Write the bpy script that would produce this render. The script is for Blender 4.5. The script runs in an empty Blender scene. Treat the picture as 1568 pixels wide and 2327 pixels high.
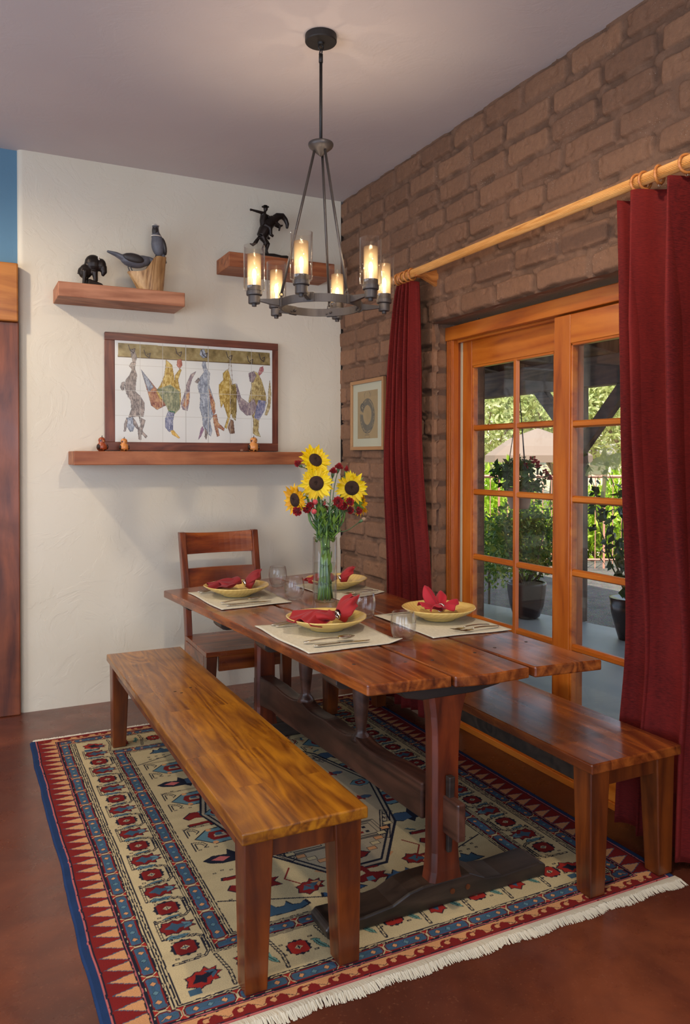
import bpy, bmesh, math, random
import numpy as np
from mathutils import Vector, Matrix, Euler
PI = math.pi
SC = bpy.context.scene
COL = SC.collection
rnd = random.Random(7)
nrg = np.random.default_rng(11)

# ------------------------------------------------------------------ colour / node helpers
def s2l(c):
    c = c/255.0
    return c/12.92 if c <= 0.04045 else ((c+0.055)/1.055)**2.4
def rgb(r, g, b, a=1.0): return (s2l(r), s2l(g), s2l(b), a)

class NT:
    def __init__(self, name):
        self.m = bpy.data.materials.new(name); self.m.use_nodes = True
        self.t = self.m.node_tree; self.t.nodes.clear()
        self.out = self.t.nodes.new('ShaderNodeOutputMaterial')
    def n(self, typ, **kw):
        nd = self.t.nodes.new(typ)
        for k, v in kw.items():
            if k.startswith('i_'):
                nd.inputs[k[2:].replace('_', ' ')].default_value = v
            else: setattr(nd, k, v)
        return nd
    def l(self, a, b): self.t.links.new(a, b)
    def ramp(self, fac, stops, interp='LINEAR'):
        r = self.n('ShaderNodeValToRGB'); r.color_ramp.interpolation = interp
        els = r.color_ramp.elements
        while len(els) < len(stops): els.new(0.5)
        for e, (p, c) in zip(els, stops): e.position = p; e.color = c
        self.l(fac, r.inputs['Fac']); return r.outputs['Color']
    def noise(self, vec, scale, detail=4, rough=0.55, dist=0.0):
        nd = self.n('ShaderNodeTexNoise'); nd.inputs['Scale'].default_value = scale
        nd.inputs['Detail'].default_value = detail; nd.inputs['Roughness'].default_value = rough
        nd.inputs['Distortion'].default_value = dist
        self.l(vec, nd.inputs['Vector']); return nd.outputs['Fac']
    def mapping(self, scale=(1,1,1), rot=(0,0,0), rand=False):
        tc = self.n('ShaderNodeTexCoord'); mp = self.n('ShaderNodeMapping')
        mp.inputs['Scale'].default_value = scale; mp.inputs['Rotation'].default_value = rot
        self.l(tc.outputs['Object'], mp.inputs['Vector'])
        if rand:
            oi = self.n('ShaderNodeObjectInfo'); mu = self.n('ShaderNodeMath', operation='MULTIPLY'); mu.inputs[1].default_value = 7.0
            self.l(oi.outputs['Random'], mu.inputs[0]); self.l(mu.outputs[0], mp.inputs['Location'])
        return mp.outputs['Vector']
    def mix(self, f, a, b, blend='MIX'):
        nd = self.n('ShaderNodeMix', data_type='RGBA', blend_type=blend)
        if isinstance(f, (int, float)): nd.inputs[0].default_value = f
        else: self.l(f, nd.inputs[0])
        for i, v in ((6, a), (7, b)):
            if isinstance(v, tuple): nd.inputs[i].default_value = v
            else: self.l(v, nd.inputs[i])
        return nd.outputs[2]
    def bump(self, h, strength=0.3, dist=0.01, nrm=None):
        nd = self.n('ShaderNodeBump'); nd.inputs['Strength'].default_value = strength
        nd.inputs['Distance'].default_value = dist; self.l(h, nd.inputs['Height'])
        if nrm is not None: self.l(nrm, nd.inputs['Normal'])
        return nd.outputs['Normal']
    def pbsdf(self, color, rough=0.5, metal=0.0, nrm=None, **kw):
        p = self.n('ShaderNodeBsdfPrincipled')
        if isinstance(color, tuple): p.inputs['Base Color'].default_value = color
        else: self.l(color, p.inputs['Base Color'])
        if isinstance(rough, (int, float)): p.inputs['Roughness'].default_value = rough
        else: self.l(rough, p.inputs['Roughness'])
        p.inputs['Metallic'].default_value = metal
        if nrm is not None: self.l(nrm, p.inputs['Normal'])
        for k, v in kw.items(): p.inputs[k.replace('_', ' ')].default_value = v
        self.l(p.outputs[0], self.out.inputs['Surface'])
        return p
    def maprange(self, v, a, b, c, d):
        nd = self.n('ShaderNodeMapRange'); self.l(v, nd.inputs[0])
        for i, x in enumerate((a, b, c, d)): nd.inputs[i+1].default_value = x
        return nd.outputs[0]

def simple(name, col, rough=0.5, metal=0.0, bump=None, **kw):
    t = NT(name); nrm = None; c = col
    if bump:
        v = t.mapping(); h = t.noise(v, bump[0], 5); nrm = t.bump(h, bump[1], bump[2])
        c = t.mix(t.maprange(t.noise(v, bump[0]*0.4, 3), .35, .65, 0, 1), tuple([x*0.82 for x in col[:3]]+[1]), tuple([min(1, x*1.15) for x in col[:3]]+[1]))
    t.pbsdf(c, rough, metal, nrm, **kw); return t.m

def wood(name, dark, mid, light, axis='y', scale=6.0, rough=0.3, coat=0.0, knots=True, blotch=0.5, grain=1.0, spec=.5, staves=None):
    t = NT(name)
    st = {'x': (0.12, 1, 1), 'y': (1, 0.12, 1), 'z': (1, 1, 0.12)}[axis]
    v = t.mapping(st, rand=True); bc = None
    if staves:
        # edge-glued staves: every stave has its own tone and its own piece of grain
        br = t.n('ShaderNodeTexBrick'); tcb = t.n('ShaderNodeTexCoord'); mpb = t.n('ShaderNodeMapping')
        mpb.inputs['Rotation'].default_value = (0, 0, PI/2 if axis == 'y' else 0); mpb.inputs['Location'].default_value = (.013, .021, 0); t.l(tcb.outputs['Object'], mpb.inputs['Vector']); t.l(mpb.outputs[0], br.inputs['Vector'])
        br.inputs['Scale'].default_value = 1.0; br.inputs['Row Height'].default_value = staves[0]; br.inputs['Brick Width'].default_value = staves[1]; br.inputs['Mortar Size'].default_value = .0006
        br.inputs['Color1'].default_value = (0, 0, 0, 1); br.inputs['Color2'].default_value = (1, 1, 1, 1); br.inputs['Mortar'].default_value = (.1, .1, .1, 1); br.offset = .37
        bc = br.outputs['Color']
        va = t.n('ShaderNodeVectorMath', operation='MULTIPLY_ADD'); t.l(bc, va.inputs[0]); va.inputs[1].default_value = (3.1, 2.3, 1.7); t.l(v, va.inputs[2]); v = va.outputs[0]
    wob = t.noise(v, scale*0.55, 3, .5, .6)
    g1 = t.noise(v, scale*2.2, 6, .62, 1.6)
    g2 = t.noise(v, scale*12, 4, .7, .4)
    # cathedral figure: rings of a low frequency noise
    mu = t.n('ShaderNodeMath', operation='MULTIPLY'); t.l(wob, mu.inputs[0]); mu.inputs[1].default_value = 22*grain
    fr = t.n('ShaderNodeMath', operation='PINGPONG'); t.l(mu.outputs[0], fr.inputs[0]); fr.inputs[1].default_value = 1.0
    a = t.n('ShaderNodeMath', operation='MULTIPLY_ADD'); t.l(fr.outputs[0], a.inputs[0]); a.inputs[1].default_value = .30; t.l(g1, a.inputs[2])
    b = t.n('ShaderNodeMath', operation='MULTIPLY_ADD'); t.l(g2, b.inputs[0]); b.inputs[1].default_value = .25; t.l(a.outputs[0], b.inputs[2])
    c = t.ramp(b.outputs[0], [(0.42, dark), (0.66, mid), (0.98, light)])
    v2 = t.mapping((1, 1, 1), rand=True)
    bl = t.noise(v2, 2.6, 4, .55, .8)
    c = t.mix(t.maprange(bl, .45, .72, 0, blotch), c, dark)
    if staves:
        c = t.mix(t.maprange(bc, 0, 1, 0, .50), c, mid, 'MULTIPLY') if False else t.mix(t.maprange(bc, 0, 1, 0, .42), c, dark)
    if knots:
        vo = t.n('ShaderNodeTexVoronoi'); vo.inputs['Scale'].default_value = 2.4
        t.l(t.mapping({'x': (0.6, 1.6, 1.6), 'y': (1.6, 0.6, 1.6), 'z': (1.6, 1.6, .6)}[axis], rand=True), vo.inputs['Vector'])
        c = t.mix(t.maprange(vo.outputs['Distance'], .02, .09, .85, 0), c, tuple([x*0.25 for x in dark[:3]]+[1]))
    nrm = t.bump(b.outputs[0], .12, .004)
    r = t.maprange(bl, .3, .8, rough*0.8, rough*1.35)
    p = t.pbsdf(c, r, 0, nrm)
    p.inputs['Coat Weight'].default_value = coat; p.inputs['Coat Roughness'].default_value = .12
    p.inputs['Specular IOR Level'].default_value = spec
    return t.m

# ------------------------------------------------------------------ mesh builder
class MB:
    def __init__(self): self.v = []; self.f = []
    def add(self, vs, fs):
        o = len(self.v); self.v.extend([tuple(x) for x in vs]); self.f.extend([tuple(i+o for i in f) for f in fs]); return self
    def hexa(self, p8):   # bottom 4 (ccw), top 4
        return self.add(p8, [(3,2,1,0),(4,5,6,7),(0,1,5,4),(1,2,6,5),(2,3,7,6),(3,0,4,7)])
    def box(self, x0, x1, y0, y1, z0, z1, M=None):
        if x0 > x1: x0, x1 = x1, x0
        if y0 > y1: y0, y1 = y1, y0
        if z0 > z1: z0, z1 = z1, z0
        p = [(x0,y0,z0),(x1,y0,z0),(x1,y1,z0),(x0,y1,z0),(x0,y0,z1),(x1,y0,z1),(x1,y1,z1),(x0,y1,z1)]
        if M: p = [M @ Vector(q) for q in p]
        return self.hexa(p)
    def taper(self, b, t, z0, z1):   # b,t = (x0,x1,y0,y1)
        return self.hexa([(b[0],b[2],z0),(b[1],b[2],z0),(b[1],b[3],z0),(b[0],b[3],z0),(t[0],t[2],z1),(t[1],t[2],z1),(t[1],t[3],z1),(t[0],t[3],z1)])
    def prism(self, poly, lo, hi, axis='z', M=None):
        n = len(poly); vs = []
        for h in (lo, hi):
            for a, b in poly:
                q = {'z': (a, b, h), 'y': (a, h, b), 'x': (h, a, b)}[axis]
                vs.append(tuple(M @ Vector(q)) if M else q)
        fs = [tuple(range(n))[::-1], tuple(range(n, 2*n))] + [(i, (i+1) % n, (i+1) % n+n, i+n) for i in range(n)]
        return self.add(vs, fs)
    def tube(self, path, rad, n=10, cap=True, flat=None):
        P = [Vector(p) for p in path]; k = len(P)
        R = rad if isinstance(rad, (list, tuple)) else [rad]*k
        vs = []; up = None
        for i, p in enumerate(P):
            d = (P[min(i+1, k-1)]-P[max(i-1, 0)])
            if d.length < 1e-9: d = Vector((0,0,1))
            d.normalize()
            if up is None:
                up = Vector((0,0,1)) if abs(d.z) < .9 else Vector((1,0,0))
            a = d.cross(up)
            if a.length < 1e-6: a = d.cross(Vector((0,1,0)))
            a.normalize(); b = a.cross(d).normalized(); up = b
            fa, fb = flat if flat else (1, 1)
            for j in range(n):
                t = 2*PI*j/n
                vs.append(tuple(p + a*(math.cos(t)*R[i]*fa) + b*(math.sin(t)*R[i]*fb)))
        fs = []
        for i in range(k-1):
            for j in range(n):
                fs.append((i*n+j, i*n+(j+1) % n, (i+1)*n+(j+1) % n, (i+1)*n+j))
        if cap: fs.append(tuple(range(n))[::-1]); fs.append(tuple(range((k-1)*n, k*n)))
        return self.add(vs, fs)
    def lathe(self, prof, c=(0,0,0), n=32, close=False, mod=None):
        vs = []; k = len(prof)
        for i, (r, z) in enumerate(prof):
            for j in range(n):
                t = 2*PI*j/n; rr = r*(mod(t, z) if mod else 1)
                vs.append((c[0]+rr*math.cos(t), c[1]+rr*math.sin(t), c[2]+z))
        fs = []
        for i in range(k-1 if not close else k):
            i2 = (i+1) % k
            for j in range(n):
                fs.append((i*n+j, i*n+(j+1) % n, i2*n+(j+1) % n, i2*n+j))
        if not close:
            if prof[0][0] > 1e-6: fs.append(tuple(range(n))[::-1])
            if prof[-1][0] > 1e-6: fs.append(tuple(range((k-1)*n, k*n)))
        return self.add(vs, fs)
    def ell(self, c, r, n=14, M=None):
        vs = []; fs = []; m = n//2
        for i in range(m+1):
            ph = PI*i/m
            for j in range(n):
                th = 2*PI*j/n
                q = Vector((r[0]*math.sin(ph)*math.cos(th), r[1]*math.sin(ph)*math.sin(th), r[2]*math.cos(ph)))
                if M: q = M @ q
                vs.append((c[0]+q.x, c[1]+q.y, c[2]+q.z))
        for i in range(m):
            for j in range(n): fs.append((i*n+j, (i+1)*n+j, (i+1)*n+(j+1) % n, i*n+(j+1) % n))
        return self.add(vs, fs)
    def torus(self, c, R, r, axis='z', n=28, k=8):
        vs = []; fs = []
        for i in range(n):
            t = 2*PI*i/n
            for j in range(k):
                s = 2*PI*j/k; a = (R+r*math.cos(s))*math.cos(t); b = (R+r*math.cos(s))*math.sin(t); h = r*math.sin(s)
                q = {'z': (a, b, h), 'y': (a, h, b), 'x': (h, a, b)}[axis]
                vs.append((c[0]+q[0], c[1]+q[1], c[2]+q[2]))
        for i in range(n):
            for j in range(k): fs.append((i*k+j, ((i+1) % n)*k+j, ((i+1) % n)*k+(j+1) % k, i*k+(j+1) % k))
        return self.add(vs, fs)
    def grid(self, F, nu, nv):
        vs = [tuple(F(i/(nu-1), j/(nv-1))) for i in range(nu) for j in range(nv)]
        fs = [(i*nv+j, (i+1)*nv+j, (i+1)*nv+j+1, i*nv+j+1) for i in range(nu-1) for j in range(nv-1)]
        return self.add(vs, fs)

# ------------------------------------------------------------------ objects
def root_of(o):
    while o.parent: o = o.parent
    return o
def rmat(o): return Matrix.Translation(o.location) @ o.rotation_euler.to_matrix().to_4x4()

def mk(name, mb, mats, parent=None, smooth=False, bevel=0, seg=2, local=False, solid=0, subsurf=0, remesh=0, smoothit=0, recalc=True):
    me = bpy.data.meshes.new(name)
    me.from_pydata(mb.v, [], mb.f); 
    if recalc:
        bm = bmesh.new(); bm.from_mesh(me); bmesh.ops.recalc_face_normals(bm, faces=bm.faces); bm.to_mesh(me); bm.free()
    if not isinstance(mats, (list, tuple)): mats = [mats]
    for m in mats: me.materials.append(m)
    o = bpy.data.objects.new(name, me); COL.objects.link(o)
    if parent is not None:
        o.parent = parent
        if not local: me.transform(rmat(root_of(parent)).inverted())
    elif not local:
        c = np.array(mb.v); loc = Vector(((c[:,0].min()+c[:,0].max())/2, (c[:,1].min()+c[:,1].max())/2, c[:,2].min()))
        me.transform(Matrix.Translation(-loc)); o.location = loc
    if smooth: me.shade_smooth()
    if remesh:
        md = o.modifiers.new('r', 'REMESH'); md.mode = 'VOXEL'; md.voxel_size = remesh; md.use_smooth_shade = True
        if smoothit:
            sm = o.modifiers.new('s', 'SMOOTH'); sm.factor = .5; sm.iterations = smoothit
        bake(o)
    if subsurf:
        md = o.modifiers.new('s', 'SUBSURF'); md.levels = subsurf; md.render_levels = subsurf
    if solid:
        md = o.modifiers.new('t', 'SOLIDIFY'); md.thickness = solid; md.offset = 0
    if bevel:
        md = o.modifiers.new('b', 'BEVEL'); md.width = bevel; md.segments = seg; md.limit_method = 'ANGLE'; md.angle_limit = math.radians(40)
        md.harden_normals = False
    return o
def bake(o):
    dg = bpy.context.evaluated_depsgraph_get(); dg.update()
    e = o.evaluated_get(dg); me = bpy.data.meshes.new_from_object(e)
    old = o.data; mats = list(old.materials); o.modifiers.clear(); o.data = me
    if not len(me.materials):
        for m in mats: me.materials.append(m)
    me.name = old.name
    me.shade_smooth()
def tag(o, label=None, cat=None, group=None, kind=None):
    if label: o['label'] = label
    if cat: o['category'] = cat
    if group: o['group'] = group
    if kind: o['kind'] = kind
    return o
def thing(name, label=None, cat=None, loc=(0,0,0), rz=0, group=None, kind=None):
    o = bpy.data.objects.new(name, None); COL.objects.link(o); o.location = loc; o.rotation_euler = (0,0,rz)
    o.empty_display_size = .05
    return tag(o, label, cat, group, kind)
def dup(o, parent=None, loc=None, rz=None, label=None):
    c = o.copy(); COL.objects.link(c)
    if parent: c.parent = parent
    if loc is not None: c.location = loc
    if rz is not None: c.rotation_euler = (0, 0, rz)
    if label: c['label'] = label
    for ch in list(o.children): dup(ch, c)
    return c
def struct(name, mb, m, **kw): return tag(mk(name, mb, m, **kw), kind='structure')

def gridmesh(name, P, mats, colors=None, parent=None, mask=None, smooth=True):
    """P: (nu,nv,3) array of points, colors (nu,nv,3) linear"""
    nu, nv = P.shape[:2]
    idx = np.arange(nu*nv).reshape(nu, nv)
    q = np.stack([idx[:-1,:-1], idx[1:,:-1], idx[1:,1:], idx[:-1,1:]], -1).reshape(-1, 4)
    if mask is not None: q = q[mask.reshape(-1)]
    V = P.reshape(-1, 3)
    if mask is not None:
        used = np.unique(q); rem = -np.ones(nu*nv, int); rem[used] = np.arange(len(used)); V = V[used]; q = rem[q]
        if colors is not None: colors = colors.reshape(-1, 3)[used]
    me = bpy.data.meshes.new(name)
    me.vertices.add(len(V)); me.vertices.foreach_set('co', V.astype(np.float32).ravel())
    me.loops.add(len(q)*4); me.loops.foreach_set('vertex_index', q.astype(np.int32).ravel())
    me.polygons.add(len(q)); me.polygons.foreach_set('loop_start', np.arange(0, len(q)*4, 4, dtype=np.int32))
    me.polygons.foreach_set('loop_total', np.full(len(q), 4, dtype=np.int32))
    me.update(calc_edges=True)
    if colors is not None:
        ca = me.color_attributes.new('Col', 'FLOAT_COLOR', 'POINT')
        C = np.ones((len(V), 4), np.float32); C[:, :3] = colors.reshape(-1, 3); ca.data.foreach_set('color', C.ravel())
    if smooth: me.shade_smooth()
    for m in (mats if isinstance(mats, (list, tuple)) else [mats]): me.materials.append(m)
    o = bpy.data.objects.new(name, me); COL.objects.link(o)
    if parent is not None:
        o.parent = parent; me.transform(rmat(root_of(parent)).inverted())
    return o

def vnoise(x, y, seed=0, octaves=4, base=1.0):
    """value noise, vectorised"""
    x = np.asarray(x, float); y = np.asarray(y, float); out = np.zeros(np.broadcast(x, y).shape); amp = 1.0; tot = 0
    for o in range(octaves):
        r = np.random.default_rng(seed*31+o).random((256, 256))
        fx = x*base*2**o; fy = y*base*2**o
        ix = np.floor(fx).astype(int); iy = np.floor(fy).astype(int); tx = fx-ix; ty = fy-iy
        tx = tx*tx*(3-2*tx); ty = ty*ty*(3-2*ty)
        g = lambda a, b: r[a % 256, b % 256]
        out = out+amp*((g(ix,iy)*(1-tx)+g(ix+1,iy)*tx)*(1-ty)+(g(ix,iy+1)*(1-tx)+g(ix+1,iy+1)*tx)*ty)
        tot += amp; amp *= .5
    return out/tot

# ------------------------------------------------------------------ small raster painter (writes linear colours)
class Paint:
    def __init__(self, w, h, res, bg):
        self.res = res; self.nx = int(round(w/res))+1; self.ny = int(round(h/res))+1
        self.X, self.Y = np.meshgrid(np.linspace(0, w, self.nx), np.linspace(0, h, self.ny), indexing='ij')
        self.C = np.zeros((self.nx, self.ny, 3)); self.C[:] = np.array(bg[:3])
    def win(self, x0, x1, y0, y1):
        i0 = max(0, int(x0/self.res)-1); i1 = min(self.nx, int(x1/self.res)+3); j0 = max(0, int(y0/self.res)-1); j1 = min(self.ny, int(y1/self.res)+3)
        return slice(i0, max(i0, i1)), slice(j0, max(j0, j1))
    def poly(self, pts, col, tex=None):
        p = np.array(pts, float); s = self.win(p[:,0].min(), p[:,0].max(), p[:,1].min(), p[:,1].max())
        X = self.X[s]; Y = self.Y[s]
        if X.size == 0: return
        ins = np.zeros(X.shape, bool); n = len(p)
        for i in range(n):
            x1, y1 = p[i]; x2, y2 = p[(i+1) % n]
            if y1 == y2: continue
            c = (Y >= min(y1, y2)) & (Y < max(y1, y2)); xs = x1+(Y-y1)*(x2-x1)/(y2-y1)
            ins ^= c & (X < xs)
        if tex is None: self.C[s][ins] = np.array(col[:3])
        else: self.C[s][ins] = tex(X, Y)[ins]
    def line(self, pts, w, col, closed=False, dash=None):
        P = list(pts)+([pts[0]] if closed else [])
        for (x1, y1), (x2, y2) in zip(P[:-1], P[1:]):
            s = self.win(min(x1, x2)-w, max(x1, x2)+w, min(y1, y2)-w, max(y1, y2)+w)
            X = self.X[s]; Y = self.Y[s]
            if X.size == 0: continue
            dx, dy = x2-x1, y2-y1; L = dx*dx+dy*dy+1e-12
            t = np.clip(((X-x1)*dx+(Y-y1)*dy)/L, 0, 1); d = np.hypot(X-x1-t*dx, Y-y1-t*dy)
            self.C[s][d < w/2] = np.array(col[:3])
    def ell(self, cx, cy, rx, ry, col, k=2.0):
        s = self.win(cx-rx, cx+rx, cy-ry, cy+ry); X = self.X[s]; Y = self.Y[s]
        if X.size == 0: return
        m = np.abs((X-cx)/rx)**k+np.abs((Y-cy)/ry)**k < 1; self.C[s][m] = np.array(col[:3])
# tunables
WORLD = 1.5; SUN = 6.5; BULB = 3.6; SHADE = 1.9; EXPO = 0.08; DAYL = 12
DOWN = [(-3.1,-.85,-2.0,-.2,100),(-1.1,-3.35,-1.0,-1.9,95),(-2.0,-4.7,-1.4,-2.8,26),(-3.6,-3.0,-2.6,-2.2,40)]
# ------------------------------------------------------------------ materials
W_TABLE = wood('table_wood', rgb(54,22,9), rgb(108,50,19), rgb(156,84,32), 'y', 7, .26, .35, knots=False, blotch=.75)
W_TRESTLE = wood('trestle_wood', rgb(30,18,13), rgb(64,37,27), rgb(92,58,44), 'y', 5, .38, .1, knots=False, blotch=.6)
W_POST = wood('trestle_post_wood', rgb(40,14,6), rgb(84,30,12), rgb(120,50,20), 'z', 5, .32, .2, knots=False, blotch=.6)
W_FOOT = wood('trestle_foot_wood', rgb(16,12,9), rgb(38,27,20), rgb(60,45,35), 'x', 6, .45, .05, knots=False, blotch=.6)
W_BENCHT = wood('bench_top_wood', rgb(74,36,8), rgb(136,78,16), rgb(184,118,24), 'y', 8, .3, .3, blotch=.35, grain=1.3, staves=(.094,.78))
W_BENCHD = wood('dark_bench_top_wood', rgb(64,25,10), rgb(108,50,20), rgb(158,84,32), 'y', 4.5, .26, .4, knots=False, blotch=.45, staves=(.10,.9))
W_BENCHL = wood('bench_leg_wood', rgb(50,19,6), rgb(92,40,11), rgb(126,60,17), 'z', 5, .34, .2, knots=False, blotch=.5)
W_CHAIR = wood('chair_wood', rgb(62,22,8), rgb(110,44,16), rgb(156,78,26), 'x', 4, .3, .3, knots=False, blotch=.6)
W_SHELF = wood('shelf_wood', rgb(110,62,38), rgb(158,98,66), rgb(190,128,92), 'x', 5, .5, 0, blotch=.35)
W_SHELF2 = wood('shelf_cedar', rgb(100,50,24), rgb(144,78,42), rgb(172,104,62), 'x', 5, .5, 0, blotch=.35)
W_DOORX = wood('door_wood_flat', rgb(128,56,10), rgb(172,87,19), rgb(194,110,34), 'y', 4, .35, .2, knots=False, blotch=.2, grain=.8)
W_DOORZ = wood('door_wood_upright', rgb(126,54,10), rgb(168,83,18), rgb(190,105,31), 'z', 4, .35, .2, knots=False, blotch=.2, grain=.8)
W_BEAMP = wood('post_wood', rgb(58,25,12), rgb(104,49,25), rgb(136,70,36), 'z', 4, .4, .1, blotch=.6)
W_BEAML = wood('header_wood', rgb(122,66,20), rgb(162,96,34), rgb(186,118,48), 'x', 4, .4, .1, blotch=.3)
W_FRAME = wood('tile_frame_wood', rgb(70,34,24), rgb(104,54,38), rgb(128,72,50), 'x', 8, .4, 0, knots=False, blotch=.4)
W_FRAMEZ = wood('tile_frame_side_wood', rgb(70,34,24), rgb(104,54,38), rgb(128,72,50), 'z', 8, .4, 0, knots=False, blotch=.4)
W_ROD = wood('rod_wood', rgb(176,112,48), rgb(214,152,78), rgb(232,176,104), 'y', 8, .45, .1, knots=False, blotch=.15)
W_RING = wood('ring_wood', rgb(130,70,28), rgb(176,104,46), rgb(206,134,68), 'x', 20, .4, .2, knots=False, blotch=.2)
W_STUMP = wood('stump_wood', rgb(110,74,44), rgb(178,134,86), rgb(214,176,124), 'z', 10, .5, 0, knots=True, blotch=.5)
W_PORCH = wood('porch_wood', rgb(40,28,20), rgb(72,52,38), rgb(98,74,54), 'y', 4, .7, 0, knots=False, blotch=.5)
W_PORCHZ = wood('porch_post_wood', rgb(56,42,32), rgb(92,72,56), rgb(122,100,80), 'z', 4, .7, 0, knots=False, blotch=.5)

def plaster(name, c1, c2, s=1.0):
    t = NT(name); v = t.mapping()
    c = t.mix(t.maprange(t.noise(v, 1.1, 3), .35, .68, 0, 1), c1, c2)
    # ragged trowel edges: bump from a thresholded warped noise plus a fine grain
    e = t.noise(v, 3.4, 5, .62, 1.4)
    lay = t.maprange(e, .50, .56, 0, 1)
    lay2 = t.maprange(t.noise(v, 7.5, 5, .6, .9), .58, .62, 0, 1)
    n1 = t.bump(lay, .36*s, .0022)
    n2 = t.bump(lay2, .24*s, .0013, n1)
    n3 = t.bump(t.noise(v, 60, 3), .12, .002, n2)
    t.pbsdf(c, .82, 0, n3); return t.m
PLASTER = plaster('cream_plaster', rgb(216,205,182), rgb(224,214,194))
CEIL = plaster('ceiling_plaster', rgb(200,188,184), rgb(206,195,190), .35)
BLUEP = plaster('blue_plaster', rgb(104,142,164), rgb(92,130,154), .5)

def adobe_mat():
    t = NT('adobe')
    v = t.mapping()
    at = t.n('ShaderNodeAttribute', attribute_name='Col')
    c = t.mix(t.maprange(t.noise(v, 5, 5, .6), .3, .7, 0, .5), at.outputs['Color'], rgb(136,98,74))
    c = t.mix(t.maprange(t.noise(v, 38, 4, .7), .35, .7, 0, .30), c, rgb(84,60,46))
    sp = t.n('ShaderNodeTexVoronoi'); sp.inputs['Scale'].default_value = 85; t.l(v, sp.inputs['Vector'])
    pat = t.noise(v, 6.5, 3)
    f = t.maprange(sp.outputs['Distance'], .10, .2, 1, 0)
    f2 = t.n('ShaderNodeMath', operation='MULTIPLY'); t.l(f, f2.inputs[0]); t.l(t.maprange(pat, .52, .62, 0, 1), f2.inputs[1])
    c = t.mix(f2.outputs[0], c, rgb(176,150,128))
    n1 = t.bump(t.noise(v, 48, 6, .75), .85, .008)
    n2 = t.bump(f2.outputs[0], .5, .004, n1)
    t.pbsdf(c, .78, 0, n2); return t.m
ADOBE = adobe_mat()

def floor_mat():
    t = NT('stained_concrete'); v = t.mapping()
    a = t.noise(v, .9, 6, .6, .8); b = t.noise(v, 4.5, 5, .65, .4)
    c = t.ramp(a, [(.34, rgb(70,36,26)), (.5, rgb(100,50,32)), (.66, rgb(128,68,42))])
    c = t.mix(t.maprange(b, .42, .7, 0, .55), c, rgb(66,30,24))
    c = t.mix(t.maprange(t.noise(v, 120, 2), .62, .72, 0, .25), c, rgb(150,96,66))
    r = t.maprange(t.noise(v, 7, 4), .35, .7, .24, .38)
    p = t.pbsdf(c, r, 0, t.bump(t.noise(v, 3, 3), .06, .01))
    p.inputs['Coat Weight'].default_value = .25; p.inputs['Coat Roughness'].default_value = .2
    return t.m
FLOOR = floor_mat()

def pane_mat(name='window_glass', tint=(.95,.97,.96,1), refl=.9):
    t = NT(name)
    tr = t.n('ShaderNodeBsdfTransparent'); tr.inputs[0].default_value = tint
    gl = t.n('ShaderNodeBsdfGlossy'); gl.inputs['Roughness'].default_value = .01; gl.inputs[0].default_value = (refl, refl, refl, 1)
    lw = t.n('ShaderNodeLayerWeight'); lw.inputs[0].default_value = .5
    pw = t.n('ShaderNodeMath', operation='POWER'); t.l(lw.outputs['Facing'], pw.inputs[0]); pw.inputs[1].default_value = 4.5
    m = t.n('ShaderNodeMixShader'); t.l(t.maprange(pw.outputs[0], 0, 1, .035, .9), m.inputs[0]); t.l(tr.outputs[0], m.inputs[1]); t.l(gl.outputs[0], m.inputs[2])
    t.l(m.outputs[0], t.out.inputs['Surface']); return t.m
PANE = pane_mat()
SHADEGLASS = pane_mat('clear_shade_glass', (.97,.96,.94,1))
def glass_mat(name, ior=1.45, col=(1,1,1,1)):
    t = NT(name); g = t.n('ShaderNodeBsdfGlass'); g.inputs['IOR'].default_value = ior; g.inputs['Roughness'].default_value = 0; g.inputs[0].default_value = col
    t.l(g.outputs[0], t.out.inputs['Surface']); return t.m
def mixglass(name, k, ior, tint, edge=4.0):
    t = NT(name)
    tr = t.n('ShaderNodeBsdfTransparent'); tr.inputs[0].default_value = tint
    gl = t.n('ShaderNodeBsdfGlossy'); gl.inputs['Roughness'].default_value = .02
    lw = t.n('ShaderNodeLayerWeight'); lw.inputs[0].default_value = .5
    pw = t.n('ShaderNodeMath', operation='POWER'); t.l(lw.outputs['Facing'], pw.inputs[0]); pw.inputs[1].default_value = edge
    a = t.n('ShaderNodeMixShader'); t.l(t.maprange(pw.outputs[0], 0, 1, .03, .8), a.inputs[0]); t.l(tr.outputs[0], a.inputs[1]); t.l(gl.outputs[0], a.inputs[2])
    g = t.n('ShaderNodeBsdfGlass'); g.inputs['IOR'].default_value = ior; g.inputs['Roughness'].default_value = 0
    m = t.n('ShaderNodeMixShader'); m.inputs[0].default_value = k; t.l(a.outputs[0], m.inputs[1]); t.l(g.outputs[0], m.inputs[2]); t.l(m.outputs[0], t.out.inputs['Surface']); return t.m
GLASS = mixglass('clear_glass', .07, 1.45, (.99,.993,.993,1), 3.3); VGLASS = mixglass('vase_glass', .05, 1.45, (.98,.99,.985,1), 3.5); WATER = mixglass('water', .05, 1.33, (.985,1,.98,1), 5)
CREAMSTRIP = simple('weatherstrip', rgb(206,192,160), .6)
BRONZE = simple('bronze', rgb(44,36,32), .38, .55, (30, .4, .004))
IRON = simple('iron_paint', rgb(66,60,58), .42, .35)
IRONDARK = simple('dark_iron_paint', rgb(40,36,34), .5, .3)
STEEL = simple('polished_steel', rgb(206,196,178), .16, 1.0)
SILVER = simple('satin_silver', rgb(222,214,200), .22, 1.0)

# ------------------------------------------------------------------ room shell
ZC = 3.18
OY0, OY1, OZ = -1.145, -3.02, 2.186      # door opening in the adobe wall (far jamb, near jamb, lintel)
struct('floor', MB().box(-5.3, .40, -7.6, 1.1, -.12, 0), FLOOR)
struct('ceiling', MB().box(-5.3, .40, -7.6, 1.1, ZC, ZC+.14), CEIL)
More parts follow.
